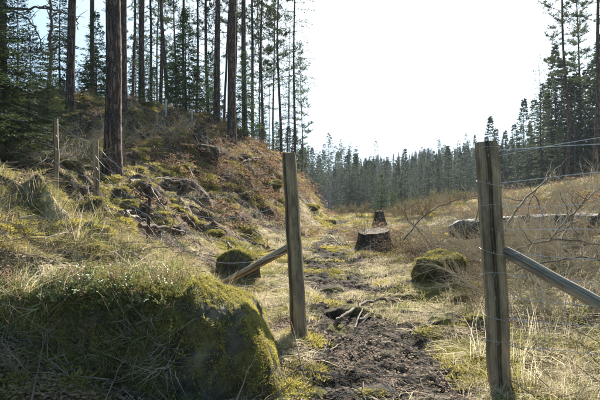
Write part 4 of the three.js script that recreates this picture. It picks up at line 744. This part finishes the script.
function shrub(kind, v, name, label, p, s, group) { const g = shrubs[kind][v % shrubs[kind].length].clone(); g.name = numbered(name); scene.add(g); g.position.copy(p); g.rotation.y = sr() * 6.28; g.scale.setScalar(s); tag(g, label, 'shrub', group); }
const willows = [[425, 20, 0.55], [405, 21, 0.4], [445, 22, 0.42], [360, 25, 0.4], [410, 26, 0.45], [440, 28, 0.5], [462, 25, 0.45], [340, 30, 0.4], [395, 24, 0.35]];
willows.forEach(([px, D, s], i) => shrub('willow', i, 'willow_shrub', i ? 'low olive willow shrub at the far end of the clearing' : 'rounded brown green willow shrub, tallest in the clearing', at(px, D), s, i ? 'low willow shrubs across the clearing' : null));
[[395, 11.5, 0.7], [410, 11, 0.8], [425, 10.8, 0.8], [445, 10.2, 0.8], [458, 9.6, 0.8], [404, 10.6, 0.7], [418, 10, 0.7], [452, 8.6, 0.6], [400, 12.6, 0.8], [470, 8.6, 0.7], [478, 7.4, 0.6], [470, 6.6, 0.45], [482, 6.0, 0.4], [462, 7.2, 0.4], [462, 12, 0.7], [415, 14, 0.7], [388, 11.6, 0.6], [520, 7.4, 0.6], [575, 6.8, 0.6], [610, 6.2, 0.6], [530, 9, 0.6], [600, 8.5, 0.7], [385, 15, 0.5], [490, 13, 0.7]].forEach(([px, D, s], i) => shrub('bramble', i, 'bramble_bush', 'tangled red brown bramble between path and fallen trunk', at(px, D), s, 'brambles along the right-of-way'.replace('right-of-way', 'fence line')));
[[400, 12.2, 0.7], [445, 9.4, 0.6], [470, 9.8, 0.7], [525, 9.2, 0.7], [555, 8.8, 0.7], [585, 9.0, 0.75], [612, 8.4, 0.7], [388, 13, 0.6], [430, 11.6, 0.8], [450, 11, 0.8], [500, 8, 0.8], [530, 8.2, 0.9], [560, 7.6, 0.9], [590, 7.2, 0.9], [515, 11.5, 0.8], [545, 12.5, 0.85], [580, 12, 0.8], [610, 11, 0.8], [505, 6.2, 0.6], [555, 5.6, 0.6], [590, 5.4, 0.55], [535, 15, 0.8], [565, 16, 0.8], [600, 15, 0.85], [500, 16, 0.7], [470, 15, 0.6]].forEach(([px, D, s], i) => shrub('brush', i, 'brushwood', 'heap of bare grey brushwood around the fallen trunk', at(px, D), s, 'brushwood around the fallen trunk'));
[[262, 20, 0.9], [275, 19, 0.8], [288, 21, 0.9], [250, 17, 0.8], [300, 24, 0.9], [240, 16, 0.7], [225, 15, 0.7], [282, 16, 0.7], [205, 16, 0.6]].forEach(([px, D, s], i) => shrub('bramble', i, 'bracken_bush', 'rusty brown thicket on the slope below the tall dark pine', at(px, D), s, 'rusty thickets on the slope'));
[[100, 14, 0.7], [85, 13, 0.6], [150, 17, 0.7], [180, 18, 0.7], [125, 16, 0.6], [215, 18, 0.7], [70, 11.5, 0.6], [45, 9.6, 0.5]].forEach(([px, D, s], i) => shrub('brush', i, 'brushwood', 'bare twiggy brushwood below the pines on the bank', at(px, D), s, 'brushwood below the bank pines'));

scene.traverse((o) => { if (o.isMesh) o.castShadow = o.receiveShadow = true; });
renderer.render(scene, camera);
